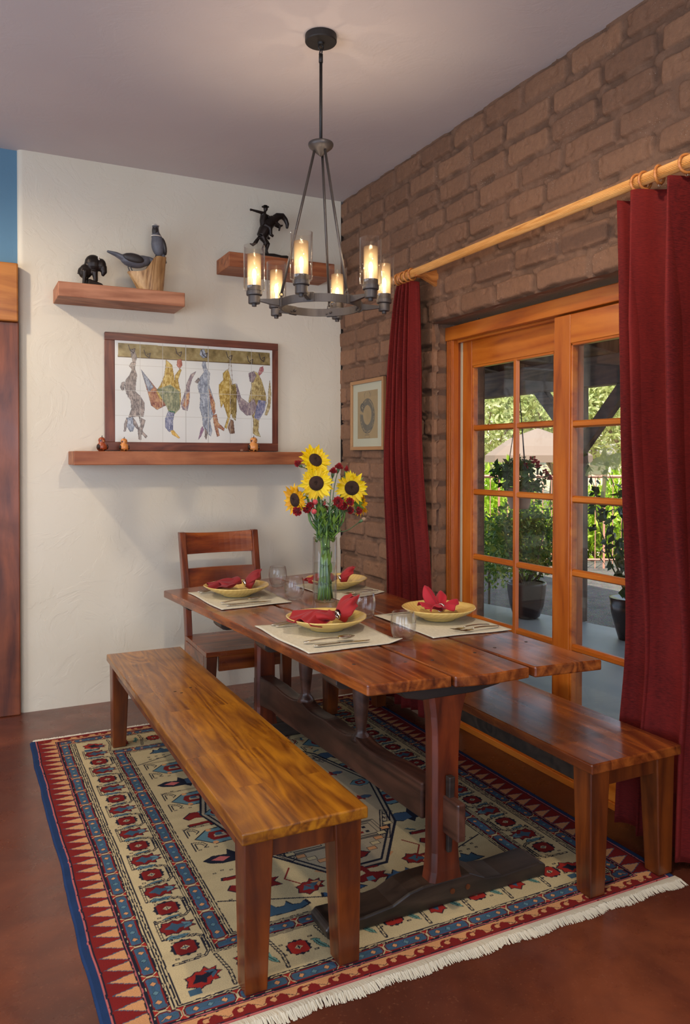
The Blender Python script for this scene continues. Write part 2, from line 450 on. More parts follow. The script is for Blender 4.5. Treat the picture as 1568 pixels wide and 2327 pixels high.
# plaster wall with a soft rounded end
wb = MB()
r_ = .03
poly = [(.0, 0), (.0, .18), (-2.02, .18)]
for i in range(9):
    a = PI + (PI/2)*i/8
    poly.append((-2.02+r_+r_*math.cos(a), r_+r_*math.sin(a)))
wb.prism(poly[::-1], 0, ZC, 'z')
struct('wall_back', wb, PLASTER)
struct('wall_upper', MB().box(-5.2, -2.02, .03, .18, 2.53, ZC), BLUEP)
struct('trim_1', MB().box(-2.26, -2.018, -.035, .15, 0, 2.205), W_BEAMP, bevel=.006)
struct('trim_2', MB().box(-3.5, -2.022, -.055, .16, 2.205, 2.53), W_BEAML, bevel=.008)
struct('trim_3', MB().box(-3.44, -3.2, -.035, .15, 0, 2.205), W_BEAMP, bevel=.006)
struct('wall_hall', MB().box(-5.2, -1.6, .95, 1.1, 0, ZC).box(-1.75, -1.6, .2, .95, 0, ZC), PLASTER)
struct('wall_back_left', MB().box(-5.2, -3.44, 0, .18, 0, 2.53), PLASTER)
# rest of the house behind the viewpoint, with large unseen window openings sized to let the daylight in
def holed(x0, x1, y0, y1, holes, z1=ZC):
    """wall along its long side with rectangular holes [(a0,a1,z0,z1)]"""
    m = MB(); alongx = abs(x1-x0) > abs(y1-y0)
    a0, a1 = (x0, x1) if alongx else (y0, y1)
    cur = a0
    def seg(a, b, z, zz):
        if b-a < 1e-4 or zz-z < 1e-4: return
        if alongx: m.box(a, b, y0, y1, z, zz)
        else: m.box(x0, x1, a, b, z, zz)
    for (h0, h1, z0, zz1) in sorted(holes):
        seg(cur, h0, 0, z1); seg(h0, h1, 0, z0); seg(h0, h1, zz1, z1); cur = h1
    seg(cur, a1, 0, z1); return m
struct('wall_left', holed(-5.3, -5.15, -7.6, 1.1, [(-6.6,-3.9,.2,2.6), (-3.3,-1.2,.2,2.6)]), PLASTER)
struct('wall_rear', holed(-5.3, .4, -7.6, -7.45, [(-4.6,-2.9,.2,2.7), (-2.3,-.5,.2,2.7)]), PLASTER)
for k, (x, a0, a1, z1) in enumerate([(0,-6.6,-3.9,2.6), (0,-3.3,-1.2,2.6), (1,-4.6,-2.9,2.7), (1,-2.3,-.5,2.7)]):
    m = MB()
    def bar(a, b, z, zz):
        if x == 0: m.box(-5.28, -5.2, a, b, z, zz)
        else: m.box(a, b, -7.58, -7.5, z, zz)
    bar(a0, a0+.06, .2, z1); bar(a1-.06, a1, .2, z1); bar(a0, a1, .2, .26); bar(a0, a1, z1-.06, z1); bar((a0+a1)/2-.02, (a0+a1)/2+.02, .2, z1)
    struct('window_%d' % (k+1), m, W_DOORZ, bevel=.004)

# adobe wall: height field, course 124.5 mm
def adobe_height(Y, Z, seed=3):
    """returns protrusion h and per-brick tone"""
    C = .1245; z0 = 3.054 % C
    rag = (vnoise(Y, Z, 5, 3, 9)-.5)*.014
    zz = (Z-z0+rag)/C; row = np.floor(zz).astype(int); fz = (zz-row)*C
    L = .30
    rr = np.random.default_rng(seed).random((64, 512))
    off = rr[row % 64, 0]*L
    yy = (-Y+off+(vnoise(Y, Z, 6, 3, 9)-.5)*.014)/L + 20
    colm = np.floor(yy).astype(int)
    # jitter the head joints
    j0 = (rr[row % 64, (colm) % 500]-.5)*.28; j1 = (rr[row % 64, (colm+1) % 500]-.5)*.28
    fy = yy-colm
    a = fy-j0*.5; b = 1+j1*.5-fy
    sh = a < 0; a = np.where(sh, 0, a); b = np.where(b < 0, 0, b)
    dy = np.minimum(a, b)*L; dz = np.minimum(fz, C-fz)
    mj = .0085+.006*vnoise(Y, Z, 9, 2, 4)
    ex = np.clip(dy-mj, 0, 1); ez = np.clip(dz-mj, 0, 1)
    R = .022
    qx = np.clip(R-ex, 0, R); qz = np.clip(R-ez, 0, R)
    d = R-np.hypot(qx, qz); d = np.clip(d, 0, R)/R
    prof = 1-(1-np.clip(d*1.7, 0, 1))**2
    tone = rr[(row*7+colm*3) % 64, (colm*5+row) % 500]
    h = prof*(.007+.006*tone)
    h += (vnoise(Y, Z, 12, 4, 14)-.5)*.007+(vnoise(Y, Z, 13, 3, 3)-.5)*.010
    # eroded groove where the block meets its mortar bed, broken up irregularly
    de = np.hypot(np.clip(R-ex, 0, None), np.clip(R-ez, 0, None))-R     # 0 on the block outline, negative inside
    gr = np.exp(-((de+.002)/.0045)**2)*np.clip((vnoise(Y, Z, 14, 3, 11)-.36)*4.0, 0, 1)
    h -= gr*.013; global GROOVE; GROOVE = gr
    # weathered chips along the lower edge of a block
    h -= (prof > .2)*np.clip(vnoise(Y, Z, 15, 3, 26)-.62, 0, 1)*.03
    return h, tone, prof
ys = np.concatenate([np.arange(0, -3.05, -.0052), np.arange(-3.05, -4.3, -.02)]); zs = np.arange(0, ZC+.004, .0052)
Y, Z = np.meshgrid(ys, zs, indexing='ij')
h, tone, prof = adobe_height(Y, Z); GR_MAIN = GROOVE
edge = np.maximum(np.maximum(OY1-Y, Y-OY0), Z-OZ)       # >0 outside the opening
rd = .03
h = h-np.where(edge < rd, (rd-np.sqrt(np.clip(rd**2-(rd-np.clip(edge, 0, rd))**2, 0, None)))*.8, 0)
P = np.stack([-h+.008, Y+(vnoise(Y, Z, 17, 3, 12)-.5)*.012*(edge < .1), Z+(vnoise(Y, Z, 18, 3, 12)-.5)*.01*(np.abs(edge) < .1)], -1)
P[:, -1, 2] = ZC+.004; P[:, 0, 2] = 0; P[0, :, 1] = .0
b1 = np.array(rgb(158,114,82)[:3]); b2 = np.array(rgb(130,92,66)[:3]); mo = np.array(rgb(130,96,72)[:3])
Cc = b1*(1-tone[..., None])+b2*tone[..., None]
Cc = Cc*prof[..., None]+mo*(1-prof[..., None])
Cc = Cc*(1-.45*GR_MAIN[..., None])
ins = edge < 0
cell = ~(ins[:-1,:-1] & ins[1:,:-1] & ins[1:,1:] & ins[:-1,1:])
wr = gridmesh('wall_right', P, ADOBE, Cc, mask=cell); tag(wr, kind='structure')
# jamb faces and lintel underside, plus the outer leaf of the wall
def wob(a, b, s): return (vnoise(a, b, s, 4, 8)-.5)*.022
xs = np.arange(-.002, .355, .012); zz = np.arange(0, OZ+.012, .012)
for nm, yy0, sgn in (('wall_jamb', OY0, -1), ('wall_jamb_near', OY1, 1)):
    A, B = np.meshgrid(xs, zz, indexing='ij'); hh, tn, pf = adobe_height(A*1.0+7+sgn, B, 8)
    Pj = np.stack([A, yy0-.004*sgn+sgn*(hh*.8-.01)*np.clip(A/.03, 0, 1), B], -1)
    cj = b1*(1-tn[..., None])+b2*tn[..., None]
    o = gridmesh(nm, Pj, ADOBE, cj*pf[..., None]+mo*(1-pf[..., None])); tag(o, kind='structure')
yy_ = np.arange(OY0+.01, OY1-.01, -.015)
A, B = np.meshgrid(xs, yy_, indexing='ij')
o = gridmesh('wall_lintel', np.stack([A, B, OZ+wob(A, B, 25)*.5], -1), ADOBE, np.ones(A.shape+(3,))*mo*.9); tag(o, kind='structure')
mm = MB()
mm.box(.03, .36, OY0+.015, 0.2, 0, ZC).box(.03, .36, -7.6, OY1-.015, 0, ZC).box(.03, .36, OY1-.015, OY0+.015, OZ+.02, ZC)
t_ = NT('adobe_plain'); v_ = t_.mapping(); c_ = t_.mix(t_.noise(v_, 6, 4), rgb(112,84,66), rgb(92,66,52)); t_.pbsdf(c_, .85, 0, t_.bump(t_.noise(v_, 20, 5), .6, .01))
ADOBE2 = t_.m
struct('wall_core', mm, ADOBE2)
struct('wall_right_rear', MB().box(0, .03, -7.6, -4.29, 0, ZC), ADOBE2)

# ------------------------------------------------------------------ sliding glass door
door = thing('door_1', loc=(.12, -2.05, 0), kind='structure')
cas = MB().box(.078, .118, OY1+.01, OY0-.002, 2.090, 2.164)
mk('door_header', cas, W_DOORX, door, bevel=.004)
mk('door_header_return', MB().box(.118, .20, OY1+.01, OY0-.002, 2.078, 2.11), W_DOORX, door, bevel=.002)
c1 = MB().box(.088, .125, OY0-.002, -1.212, 0, 2.09)
for k in range(3): c1.box(.083, .089, -1.158-k*.018, -1.170-k*.018, 0, 2.09)
mk('door_casing', c1, W_DOORZ, door, bevel=.002)
mk('door_jamb', MB().box(.125, .215, OY0-.002, -1.196, 0, 2.09), wood('jamb_wood', rgb(110,44,14), rgb(150,68,24), rgb(176,90,36), 'z', 4, .4, knots=False), door, bevel=.002)
mk('weatherstrip', MB().box(.148, .16, -1.196, -1.214, 0, 2.08), CREAMSTRIP, door)
mk('door_casing', MB().box(.085, .215, OY1+.005, OY1+.075, 0, 2.09), W_DOORZ, door, bevel=.003)
mk('door_sill', MB().box(.08, .22, OY1+.01, OY0-.01, 0, .03), W_DOORX, door, bevel=.003)
def leaf(name, x0, x1, ya, yb, glz, stl, str_, rows, cols, top):
    """ya > yb: outer edges; panes between"""
    pr = mk(name, MB().box(x0, x1, ya, ya-stl, .03, 2.083).box(x0, x1, yb+str_, yb, .03, 2.083), W_DOORZ, door, bevel=.003)
    mk('rail', MB().box(x0+.001, x1-.001, ya-stl, yb+str_, top, 2.083), W_DOORX, pr, bevel=.003)
    mk('rail', MB().box(x0+.001, x1-.001, ya-stl, yb+str_, .03, .235), W_DOORX, pr, bevel=.003)
    g0, g1 = ya-stl, yb+str_
    # glazing bead round the whole light and chamfered bars
    xm = (x0+x1)/2
    bd = MB()
    bd.box(x0+.004, x1-.004, g0+.001, g0-.012, .235, top).box(x0+.004, x1-.004, g1+.012, g1-.001, .235, top)
    bd.box(x0+.004, x1-.004, g1, g0, top-.012, top+.001).box(x0+.004, x1-.004, g1, g0, .234, .247)
    mk('bead', bd, W_DOORX, pr, bevel=.003)
    for z in rows:
        mk('glazing_bar', MB().hexa([(x0+.006, g1, z-.009), (xm, g1, z-.016), (xm, g0, z-.016), (x0+.006, g0, z-.009), (x0+.006, g1, z+.009), (xm, g1, z+.016), (xm, g0, z+.016), (x0+.006, g0, z+.009)]).box(xm, x1-.004, g1, g0, z-.016, z+.016), W_DOORX, pr, bevel=.002)
    for y in cols:
        mk('glazing_bar', MB().hexa([(x0+.003, y-.010, .24), (xm, y-.020, .24), (xm, y+.020, .24), (x0+.003, y+.010, .24), (x0+.003, y-.010, top), (xm, y-.020, top), (xm, y+.020, top), (x0+.003, y+.010, top)]), W_DOORZ, pr, bevel=.002)
    mk('glass_pane', MB().box(xm+.004, xm+.009, g1, g0, .235, top), PANE, pr)
    return pr
leaf('sliding_leaf', .150, .188, -1.214, -2.10, .17, .083, .152, [1.611, 1.267, .918, .588], [-1.657], 1.945)
leaf('fixed_leaf', .088, .128, -2.016, -2.945, .11, .104, .09, [1.600, 1.268, .943, .612], [-2.47], 1.955)
# recessed screw eye on the header
mk('screw', MB().lathe([(0, 0), (.006, 0), (.006, .004), (0, .004)], (0.074, -1.46, 2.163)), IRONDARK, door)
# frosted bird sticker on the pane
def sticker():
    t = NT('frosted_film'); a = t.n('ShaderNodeBsdfTransparent'); b = t.n('ShaderNodeBsdfTranslucent'); b.inputs[0].default_value = rgb(206,214,170)
    m = t.n('ShaderNodeMixShader'); m.inputs[0].default_value = .55; t.l(a.outputs[0], m.inputs[1]); t.l(b.outputs[0], m.inputs[2]); t.l(m.outputs[0], t.out.inputs['Surface']); return t.m
pts = [(0,.0),(.015,.02),(.035,.045),(.06,.062),(.085,.065),(.095,.075),(.1,.092),(.107,.098),(.115,.09),(.12,.075),(.135,.07),(.16,.075),(.19,.078),(.21,.072),(.2,.055),(.185,.035),(.17,.02),(.15,.022),(.135,.035),(.128,.02),(.122,-.01),(.118,-.04),(.112,-.075),(.1,-.095),(.088,-.07),(.098,-.03),(.1,.005),(.085,.0),(.065,.0),(.04,.005),(.015,-.004)]
sk = MB().prism([(-2.196-a*1.05, 1.375+b*1.25) for a, b in pts], .1045, .1065, 'x')
tag(mk('window_sticker', sk, sticker()), 'pale frosted flying bird silhouette stuck on the right door pane', 'sticker')

# ------------------------------------------------------------------ outdoors
def ground_mat(name, c1, c2, sc, bs=.6, bd=.02, fine=60):
    t = NT(name); v = t.mapping(); n = t.noise(v, sc, 6, .65)
    c = t.mix(t.maprange(n, .35, .65, 0, 1), c1, c2)
    vo = t.n('ShaderNodeTexVoronoi'); vo.inputs['Scale'].default_value = fine; t.l(v, vo.inputs['Vector'])
    c = t.mix(.35, c, vo.outputs['Color'], 'SOFT_LIGHT')
    t.pbsdf(c, .85, 0, t.bump(vo.outputs['Distance'], bs, bd)); return t.m
PATIO = simple('patio_concrete', rgb(150,148,144), .45, 0, (3, .2, .01))
GRAVEL = ground_mat('gravel', rgb(128,118,106), rgb(98,90,82), 5, .8, .02, 70)
SAND = ground_mat('pale_gravel', rgb(216,200,168), rgb(188,168,134), 1.3, .5, .02, 14)
slab = [(.36,-6),(3.0,-6)]
for k in range(15):
    a = k/14; slab.append((2.35+.18*math.sin(a*5)+(.55-.6*a if a > .2 else .5), -2.6+a*6.2))
slab += [(1.2,4.2),(.36,4.4)]
struct('patio_slab', MB().prism(slab, -.1, -.02, 'z'), PATIO)
struct('gravel_bed', MB().box(.36, 6.5, -7, 9, -.14, -.06), GRAVEL)
g = MB()
gx = np.linspace(-8, 60, 35); gy = np.linspace(-20, 70, 45)
def gz(x, y):
    d = math.hypot(x-5, y-3.6); D = (x+2.33)*.678+(y+4.77)*.78
    return -.15-max(0, min(1, (D-11.5)/6))*.85+max(0, D-32)*.22 if D > 0 else -.15
g.grid(lambda u, v: (6.4+u*60, -25+v*100, gz(6.4+u*60, -25+v*100)), 40, 50)
g.grid(lambda u, v: (-6+u*12.5, 8.8+v*60, gz(-6+u*12.5, 8.8+v*60)), 10, 30)
struct('sandy_ground', g, SAND, smooth=True)
# porch: beam, roof boards, rafters, posts, braces
porch = thing('porch_roof', loc=(2.7, .6, 0), kind='structure')
mk('beam', MB().box(2.63, 2.77, -6, 8, 2.08, 2.34), W_PORCH, porch, bevel=.01)
Mr = lambda x: 2.80-(x-.36)*.145
rb = MB().hexa([(.36,-6,Mr(.36)),(3.25,-6,Mr(3.25)),(3.25,8,Mr(3.25)),(.36,8,Mr(.36)),(.36,-6,Mr(.36)+.05),(3.25,-6,Mr(3.25)+.05),(3.25,8,Mr(3.25)+.05),(.36,8,Mr(.36)+.05)])
mk('roof_deck', rb, W_PORCH, porch)
for k in range(17):
    y = -5.5+k*.8
    m = MB().hexa([(.36,y,Mr(.36)-.14),(3.2,y,Mr(3.2)-.14),(3.2,y+.06,Mr(3.2)-.14),(.36,y+.06,Mr(.36)-.14),(.36,y,Mr(.36)),(3.2,y,Mr(3.2)),(3.2,y+.06,Mr(3.2)),(.36,y+.06,Mr(.36))])
    mk('rafter', m, W_PORCHZ, porch)
for py in (-3.0, .60, 4.6):
    post = mk('post', MB().box(2.655, 2.745, py-.045, py+.045, -.02, 2.08), W_PORCHZ, porch, bevel=.006)
    for s in (1, -1):
        m = MB().hexa([(2.665, py+s*.045, 1.50), (2.735, py+s*.045, 1.50), (2.735, py+s*.62, 2.08), (2.665, py+s*.62, 2.08),
                       (2.665, py+s*.045, 1.66), (2.735, py+s*.045, 1.66), (2.735, py+s*.46, 2.08), (2.665, py+s*.46, 2.08)])
        mk('brace', m, W_PORCH, post)

def leafcloud(N, c, r, size, rng, shell=.55, flat=0, droop=0, shape=None):
    c = np.array(c); r = np.array(r)
    d = rng.normal(size=(N, 3)); d /= np.linalg.norm(d, axis=1)[:, None]
    rad = shell+(1-shell)*rng.random(N)**.5
    # clumpy: pull directions toward random clump centres
    cl = rng.normal(size=(max(6, N//60), 3)); cl /= np.linalg.norm(cl, axis=1)[:, None]
    k = rng.integers(0, len(cl), N); d = d*.55+cl[k]*.75; d /= np.linalg.norm(d, axis=1)[:, None]+1e-9
    rad *= (.75+.35*rng.random(len(cl)))[k]
    ctr = c+d*rad[:, None]*r
    return leafmesh(ctr, size, rng, droop)
def leafmesh(ctr, size, rng, droop=0, wide=.5):
    N = len(ctr)
    a = rng.normal(size=(N, 3)); a[:, 2] -= droop; a /= np.linalg.norm(a, axis=1)[:, None]
    b = rng.normal(size=(N, 3)); b -= (b*a).sum(1)[:, None]*a; b /= np.linalg.norm(b, axis=1)[:, None]
    n = np.cross(a, b); s = (size*(.6+.8*rng.random(N)))[:, None]
    v0 = ctr; v1 = ctr+a*s*.45+b*s*wide*.5+n*s*.08; v2 = ctr+a*s; v3 = ctr+a*s*.45-b*s*wide*.5+n*s*.08
    V = np.stack([v0, v1, v2, v3], 1).reshape(-1, 3)
    m = MB(); m.v = [tuple(x) for x in V]; m.f = [f for i in range(N) for f in ((4*i, 4*i+1, 4*i+2), (4*i, 4*i+2, 4*i+3))]
    return m
def leafmat(name, c1, c2, c3=None, trans=.35, rough=.45):
    t = NT(name)
    geo = t.n('ShaderNodeNewGeometry')
    stops = [(0, c1), (.6, c2), (1, c3 or c2)]
    c = t.ramp(geo.outputs['Random Per Island'], stops)
    p = t.n('ShaderNodeBsdfPrincipled'); t.l(c, p.inputs['Base Color']); p.inputs['Roughness'].default_value = rough
    tl = t.n('ShaderNodeBsdfTranslucent'); t.l(c, tl.inputs[0])
    m = t.n('ShaderNodeMixShader'); m.inputs[0].default_value = trans; t.l(p.outputs[0], m.inputs[1]); t.l(tl.outputs[0], m.inputs[2]); t.l(m.outputs[0], t.out.inputs['Surface']); return t.m
L_PALE = leafmat('mesquite_leaves', rgb(168,180,110), rgb(204,208,138), rgb(226,226,172))
L_BRIGHT = leafmat('bright_leaves', rgb(120,160,20), rgb(176,204,40), rgb(214,226,80))
L_CITRUS = leafmat('citrus_leaves', rgb(70,104,44), rgb(120,150,70), rgb(196,196,90))
L_DARK = leafmat('dark_leaves', rgb(38,58,30), rgb(58,82,40), rgb(84,108,54), .2)
L_GER = leafmat('geranium_leaves', rgb(44,74,30), rgb(76,112,48), rgb(100,134,60), .25)
BARK = simple('bark', rgb(120,102,80), .9, 0, (12, .8, .02))
def P2(px, D, z=0):
    k = (px-784)/1777.0
    return (-2.33+D*(.443+.896*k), -4.77+D*(.896-.443*k), z)
trng = np.random.default_rng(5)
protos = []
for v in range(3):
    tr = thing('desert_tree', loc=(0, 0, 0))
    mk('crown', leafcloud(5200, (0, 0, 3.4+.3*v), (2.6, 2.6, 2.5), .22, trng, .35), L_PALE, tr, local=True)
    m = MB().tube([(0, 0, -1.5), (.1, 0, .4), (.05, .1, 1.6)], [.16, .13, .09], 8)
    for a in range(6):
        t = a*1.05+v; m.tube([(.05, .1, 1.4), (.7*math.cos(t), .7*math.sin(t), 2.5), (1.6*math.cos(t), 1.6*math.sin(t), 3.8)], [.08, .05, .02], 6)
    mk('trunk', m, BARK, tr, local=True); protos.append(tr)
first = [True]*3
spots = [(900,29),(1085,30),(1262,30),(1440,29),(1000,38),(1175,39),(1352,39),(1530,38)]
tl = ['feathery pale green tree behind the fence, seen through the leftmost upper pane', 'pale tree seen above the beige umbrella']
for i, (px, D) in enumerate(spots):
    k = i % 3; x, y, z = P2(px, D)
    o = protos[k] if first[k] else dup(protos[k]); first[k] = False
    zb = gz(x, y)+.3; o.location = (x, y, zb); o.rotation_euler.z = i*1.3; s = .98+.07*((i*5) % 4); o.scale = (s, s, s)
    tag(o, 'pale green feathery desert tree in the thicket far beyond the pink railing', 'tree', 'pale desert trees beyond the railing')
# bright shrubs by the fence
bsp = [(1112,11.6,.85),(1150,11.9,1.0),(1108,12.4,1.25),(1196,11.6,.75),(1243,12.0,.85),(1345,11.7,1.0),(1388,11.9,1.05),(1420,12.2,1.3),(1310,12.3,.9),(1165,13,1.35)]
bp = None
blab = ['bright green shrub at the left edge of the glazing, behind the pink railing','bright green shrub behind the railing left of the hanging basket','taller bright shrub rising just left of the hanging basket','low bright shrub behind the railing below the umbrella','bright shrub behind the railing beside the red patio chair','yellow green shrub behind the railing right of the porch post','yellow green shrub behind the railing near the red curtain','tall yellow green bush rising over the railing at the curtain edge','shrub behind the railing hidden partly by the porch post','shrub with pale blossoms rising behind the hanging basket']
for i, (px, D, hgt) in enumerate(bsp):
    x, y, z = P2(px, D)
    if bp is None:
        bp = thing('garden_shrub'); mk('foliage', leafcloud(1500, (0, 0, .55), (.5, .5, .55), .085, trng, .3), L_BRIGHT, bp, local=True)
        m = MB()
        for a in range(7): t = a*.9; m.tube([(0, 0, -.3), (.2*math.cos(t), .2*math.sin(t), .3), (.38*math.cos(t), .38*math.sin(t), .8)], [.02, .013, .005], 5)
        mk('stem', m, BARK, bp, local=True); o = bp
    else: o = dup(bp)
    o.location = (x, y, -.2); o.rotation_euler.z = i*2.1; o.scale = (.9, .9, hgt*1.15)
    tag(o, blab[i], 'shrub', 'bright shrubs along the railing')
# railing
PINKM = simple('pink_metal', rgb(226,158,132), .5)
fc = Vector((4.95, 3.565, 0)); fd = Vector((.896, -.443, 0))
fence = thing('garden_railing', 'pink painted metal railing running across the garden beyond the patio', 'railing', (4.95, 3.565, -.06))
rr_ = .018
for zz_, hh_ in ((1.20, .022), (.06, .014)):
    a = fc+fd*-3.6; b = fc+fd*3.6
    mk('rail', MB().tube([(a.x, a.y, zz_), (b.x, b.y, zz_)], hh_, 4), PINKM, fence)
for k in range(61):
    q = fc+fd*(-3.6+k*.12)
    mk('baluster', MB().tube([(q.x, q.y, -.07), (q.x, q.y, 1.20)], .0075 if k % 12 else .02, 4), PINKM, fence)
# umbrella
ux, uy, _ = P2(1222, 21.2)
um = thing('patio_umbrella', 'beige patio umbrella open beyond the railing, behind the hanging basket', 'umbrella', (ux, uy, -1.0))
m = MB(); n = 8
ring = [(ux+1.42*math.cos(2*PI*k/n), uy+1.42*math.sin(2*PI*k/n), 1.52) for k in range(n)]
mid = [(ux+.75*math.cos(2*PI*k/n), uy+.75*math.sin(2*PI*k/n), 1.98) for k in range(n)]
low = [(p[0], p[1], 1.34) for p in ring]
m.add(ring+mid+low+[(ux, uy, 2.26)], [(k, (k+1) % n, n+(k+1) % n, n+k) for k in range(n)]+[(n+k, n+(k+1) % n, 3*n) for k in range(n)]+[(2*n+k, 2*n+(k+1) % n, (k+1) % n, k) for k in range(n)])
mk('canopy', m, simple('umbrella_cloth', rgb(150,126,108), .8), um, solid=.01)
mk('pole', MB().tube([(ux, uy, -1.0), (ux, uy, 2.3)], .03, 8), IRONDARK, um)
# red patio chairs
RED = simple('red_cushion', rgb(160,44,56), .7)
def pchair(px, D, z, rz, lab):
    x, y, _ = P2(px, D); t = thing('patio_chair', lab, 'chair', (x, y, z), rz, 'red patio chairs beyond the railing')
    mk('seat', MB().box(-.27, .27, -.27, .27, .36, .44), RED, t, local=True, bevel=.02)
    mk('backrest', MB().box(-.27, .27, .22, .30, .44, .95), RED, t, local=True, bevel=.02)
    for a in (-.24, .24):
        for b in (-.24, .24): mk('leg', MB().tube([(a, b, 0), (a, b, .37)], .015, 6), IRONDARK, t, local=True)
pchair(1248, 14.6, -.30, .6, 'red cushioned patio chair behind the railing, right of the hanging basket')
pchair(1131, 14.8, -.50, -.5, 'dark red patio chair behind the railing, left of the hanging basket')
# glazed pot with citrus bush
GLAZE = simple('dark_glaze', rgb(58,42,38), .25, 0, (8, .1, .004))
px_, py_ = 2.36, .93
pot = thing('potted_citrus', 'leafy citrus bush in a large dark glazed pot on the patio edge', 'potted plant', (px_, py_, -.02))
mk('pot', MB().lathe([(0, 0), (.09, 0), (.12, .02), (.155, .12), (.172, .24), (.176, .31), (.18, .33), (.165, .33), (.16, .30), (0, .29)], (px_, py_, -.02), 36), GLAZE, pot, smooth=True)
m = MB()
for k in range(11):
    a = k*.75; R = .06+.018*k
    m.tube([(px_, py_, .25), (px_+R*math.cos(a), py_+R*math.sin(a), .45), (px_+1.9*R*math.cos(a), py_+1.9*R*math.sin(a), .8)], [.012, .008, .004], 5)
mk('branch', m, BARK, pot)
mk('foliage', leafcloud(2600, (px_, py_+.02, .70), (.40, .40, .36), .055, trng, .25), L_CITRUS, pot)
# dark climbing plant in second pot near the curtain
qx, qy = 2.55, -.13
pot2 = thing('potted_climber', 'dark leaved climbing plant in a pot beside the right curtain', 'potted plant', (qx, qy, -.02))
mk('pot', MB().lathe([(0, 0), (.09, 0), (.12, .1), (.15, .22), (.165, .34), (.15, .34), (0, .30)], (qx, qy, -.02), 28), GLAZE, pot2, smooth=True)
m = MB(); ctrs = []
for k in range(9):
    a = k*.7; R = .05+.02*(k % 4); top = .8+.07*(k*5 % 7)
    pth = [(qx, qy, .3)]
    for s in range(1, 7): pth.append((qx+R*s*.55*math.cos(a+s*.35)-.02*s, qy+R*s*.55*math.sin(a+s*.35)+.01*s, .3+(top-.0)*s/6))
    m.tube(pth, [.008-.001*i for i in range(7)], 5)
    for s in range(26):
        t = s/25*5.9; i = int(t); f = t-i; p0 = Vector(pth[i]); p1 = Vector(pth[min(i+1, 6)]); ctrs.append(tuple(p0.lerp(p1, f)+Vector(nrg.normal(0, .022, 3))))
mk('stem', m, L_DARK, pot2); mk('foliage', leafmesh(np.array(ctrs), .085, trng, 0, .7), L_DARK, pot2)
# dusty shrub low on the left by the jamb
x, y = 2.55, 1.75
sh = thing('low_shrub', 'low grey green shrub on the gravel left of the dark pot', 'shrub', (x, y, -.08))
mk('foliage', leafcloud(1500, (x, y, .50), (.38, .38, .42), .05, trng, .2), L_CITRUS, sh)
mk('stem', MB().tube([(x, y, -.08), (x, y, .4)], .012, 5), BARK, sh)
# hanging basket
bx, by, bz = 1.85, .41, 1.03
hb = thing('hanging_basket', 'clay hanging pot of red geraniums on three cords beneath the porch', 'hanging plant', (bx, by, bz))
mk('pot', MB().lathe([(0, 0), (.075, 0), (.085, .03), (.112, .14), (.122, .145), (.124, .175), (.108, .175), (.1, .15), (0, .15)], (bx, by, bz), 28), simple('clay', rgb(168,126,102), .8, 0, (10, .2, .004)), hb, smooth=True)
mk('foliage', leafcloud(620, (bx, by, bz+.26), (.235, .235, .15), .06, trng, .3), L_GER, hb)
GRED = simple('geranium_red', rgb(190,24,44), .6)
for k, (dx, dy, dz) in enumerate([(.18,-.12,.30),(.22,-.13,.26),(.10,-.06,.40),(.05,-.02,.36),(.13,-.08,.36),(-.12,.12,.33)]):
    m = MB()
    for j in range(14):
        q = nrg.normal(0, .013, 3); m.ell((bx+dx+q[0], by+dy+q[1], bz+dz+q[2]), (.012, .012, .008), 6)
    mk('blossom', m, GRED, hb)
for k in range(3):
    a = k*2*PI/3+.4
    mk('cord', MB().tube([(bx+.118*math.cos(a), by+.118*math.sin(a), bz+.165), (bx, by, bz+.95)], .0035, 5), IRONDARK, hb)
mk('hook', MB().tube([(bx, by, bz+.95), (bx, by, 2.585)], .004, 5), IRONDARK, hb)
# ------------------------------------------------------------------ rug
RX0, RX1, RY0, RY1 = -2.012, -.112, -2.872, -.53
RW, RL = RX1-RX0, RY1-RY0
CR = rgb(198,178,134); CR2 = rgb(172,156,128); NV = rgb(28,30,44); RD = rgb(124,28,26); RD2 = rgb(160,40,32); BL = rgb(62,90,108); BL2 = rgb(96,130,138); PE = rgb(206,148,98); PK = rgb(190,100,96); DB = rgb(30,54,92)
rp = Paint(RW, RL, .0025, CR)
X, Y = rp.X, rp.Y
wig = (vnoise(X, Y, 41, 2, 60)-.5)*.004
du = np.minimum(X, RW-X)+wig; dv = np.minimum(Y, RL-Y)+wig
S_ = [0, .026, .032, .117, .128, .180, .210, .338, .356, .412, .432]
E_ = [0, .004, .010, .056, .066, .116, .128, .290, .302, .352, .368]
T_ = [0, 1, 1.2, 2, 2.2, 3, 3.6, 5, 5.4, 6, 6.4]
tu = np.interp(du, S_+[2], T_+[20]); tv = np.interp(dv, E_+[2], T_+[20])
side = tu < tv
t = np.minimum(tu, tv); al = np.where(side, Y, X)      # position along the band
cen = np.where(side, RL/2, RW/2); al = al-cen
C_ = np.zeros(t.shape+(3,)); C_[:] = CR[:3]
def put(m, c): C_[m] = np.array(c[:3])
put(t < 1, DB); put((t < 1) & ~side, RD)
# pink edge line, then zigzag (sides) / running hooks (ends)
put((t >= 1) & (t < 1.2), PK); put((t >= 1.16) & (t < 1.24), NV)
m = (t >= 1.24) & (t < 2)
f = (t-1.24)/.76
put(m, PE)
per = .0585; ph = np.abs(((al/per) % 1)-.5)*2
saw = np.abs((((al+.012*f)/per) % 1)-.5)*2
ser = .16*((f*5.0) % 1)
ztri = m & side & (saw < 1.02-f*.98+ser*.5)
put(m & side & (saw < 1.12-f*.98+ser*.5), BL); put(ztri, RD)
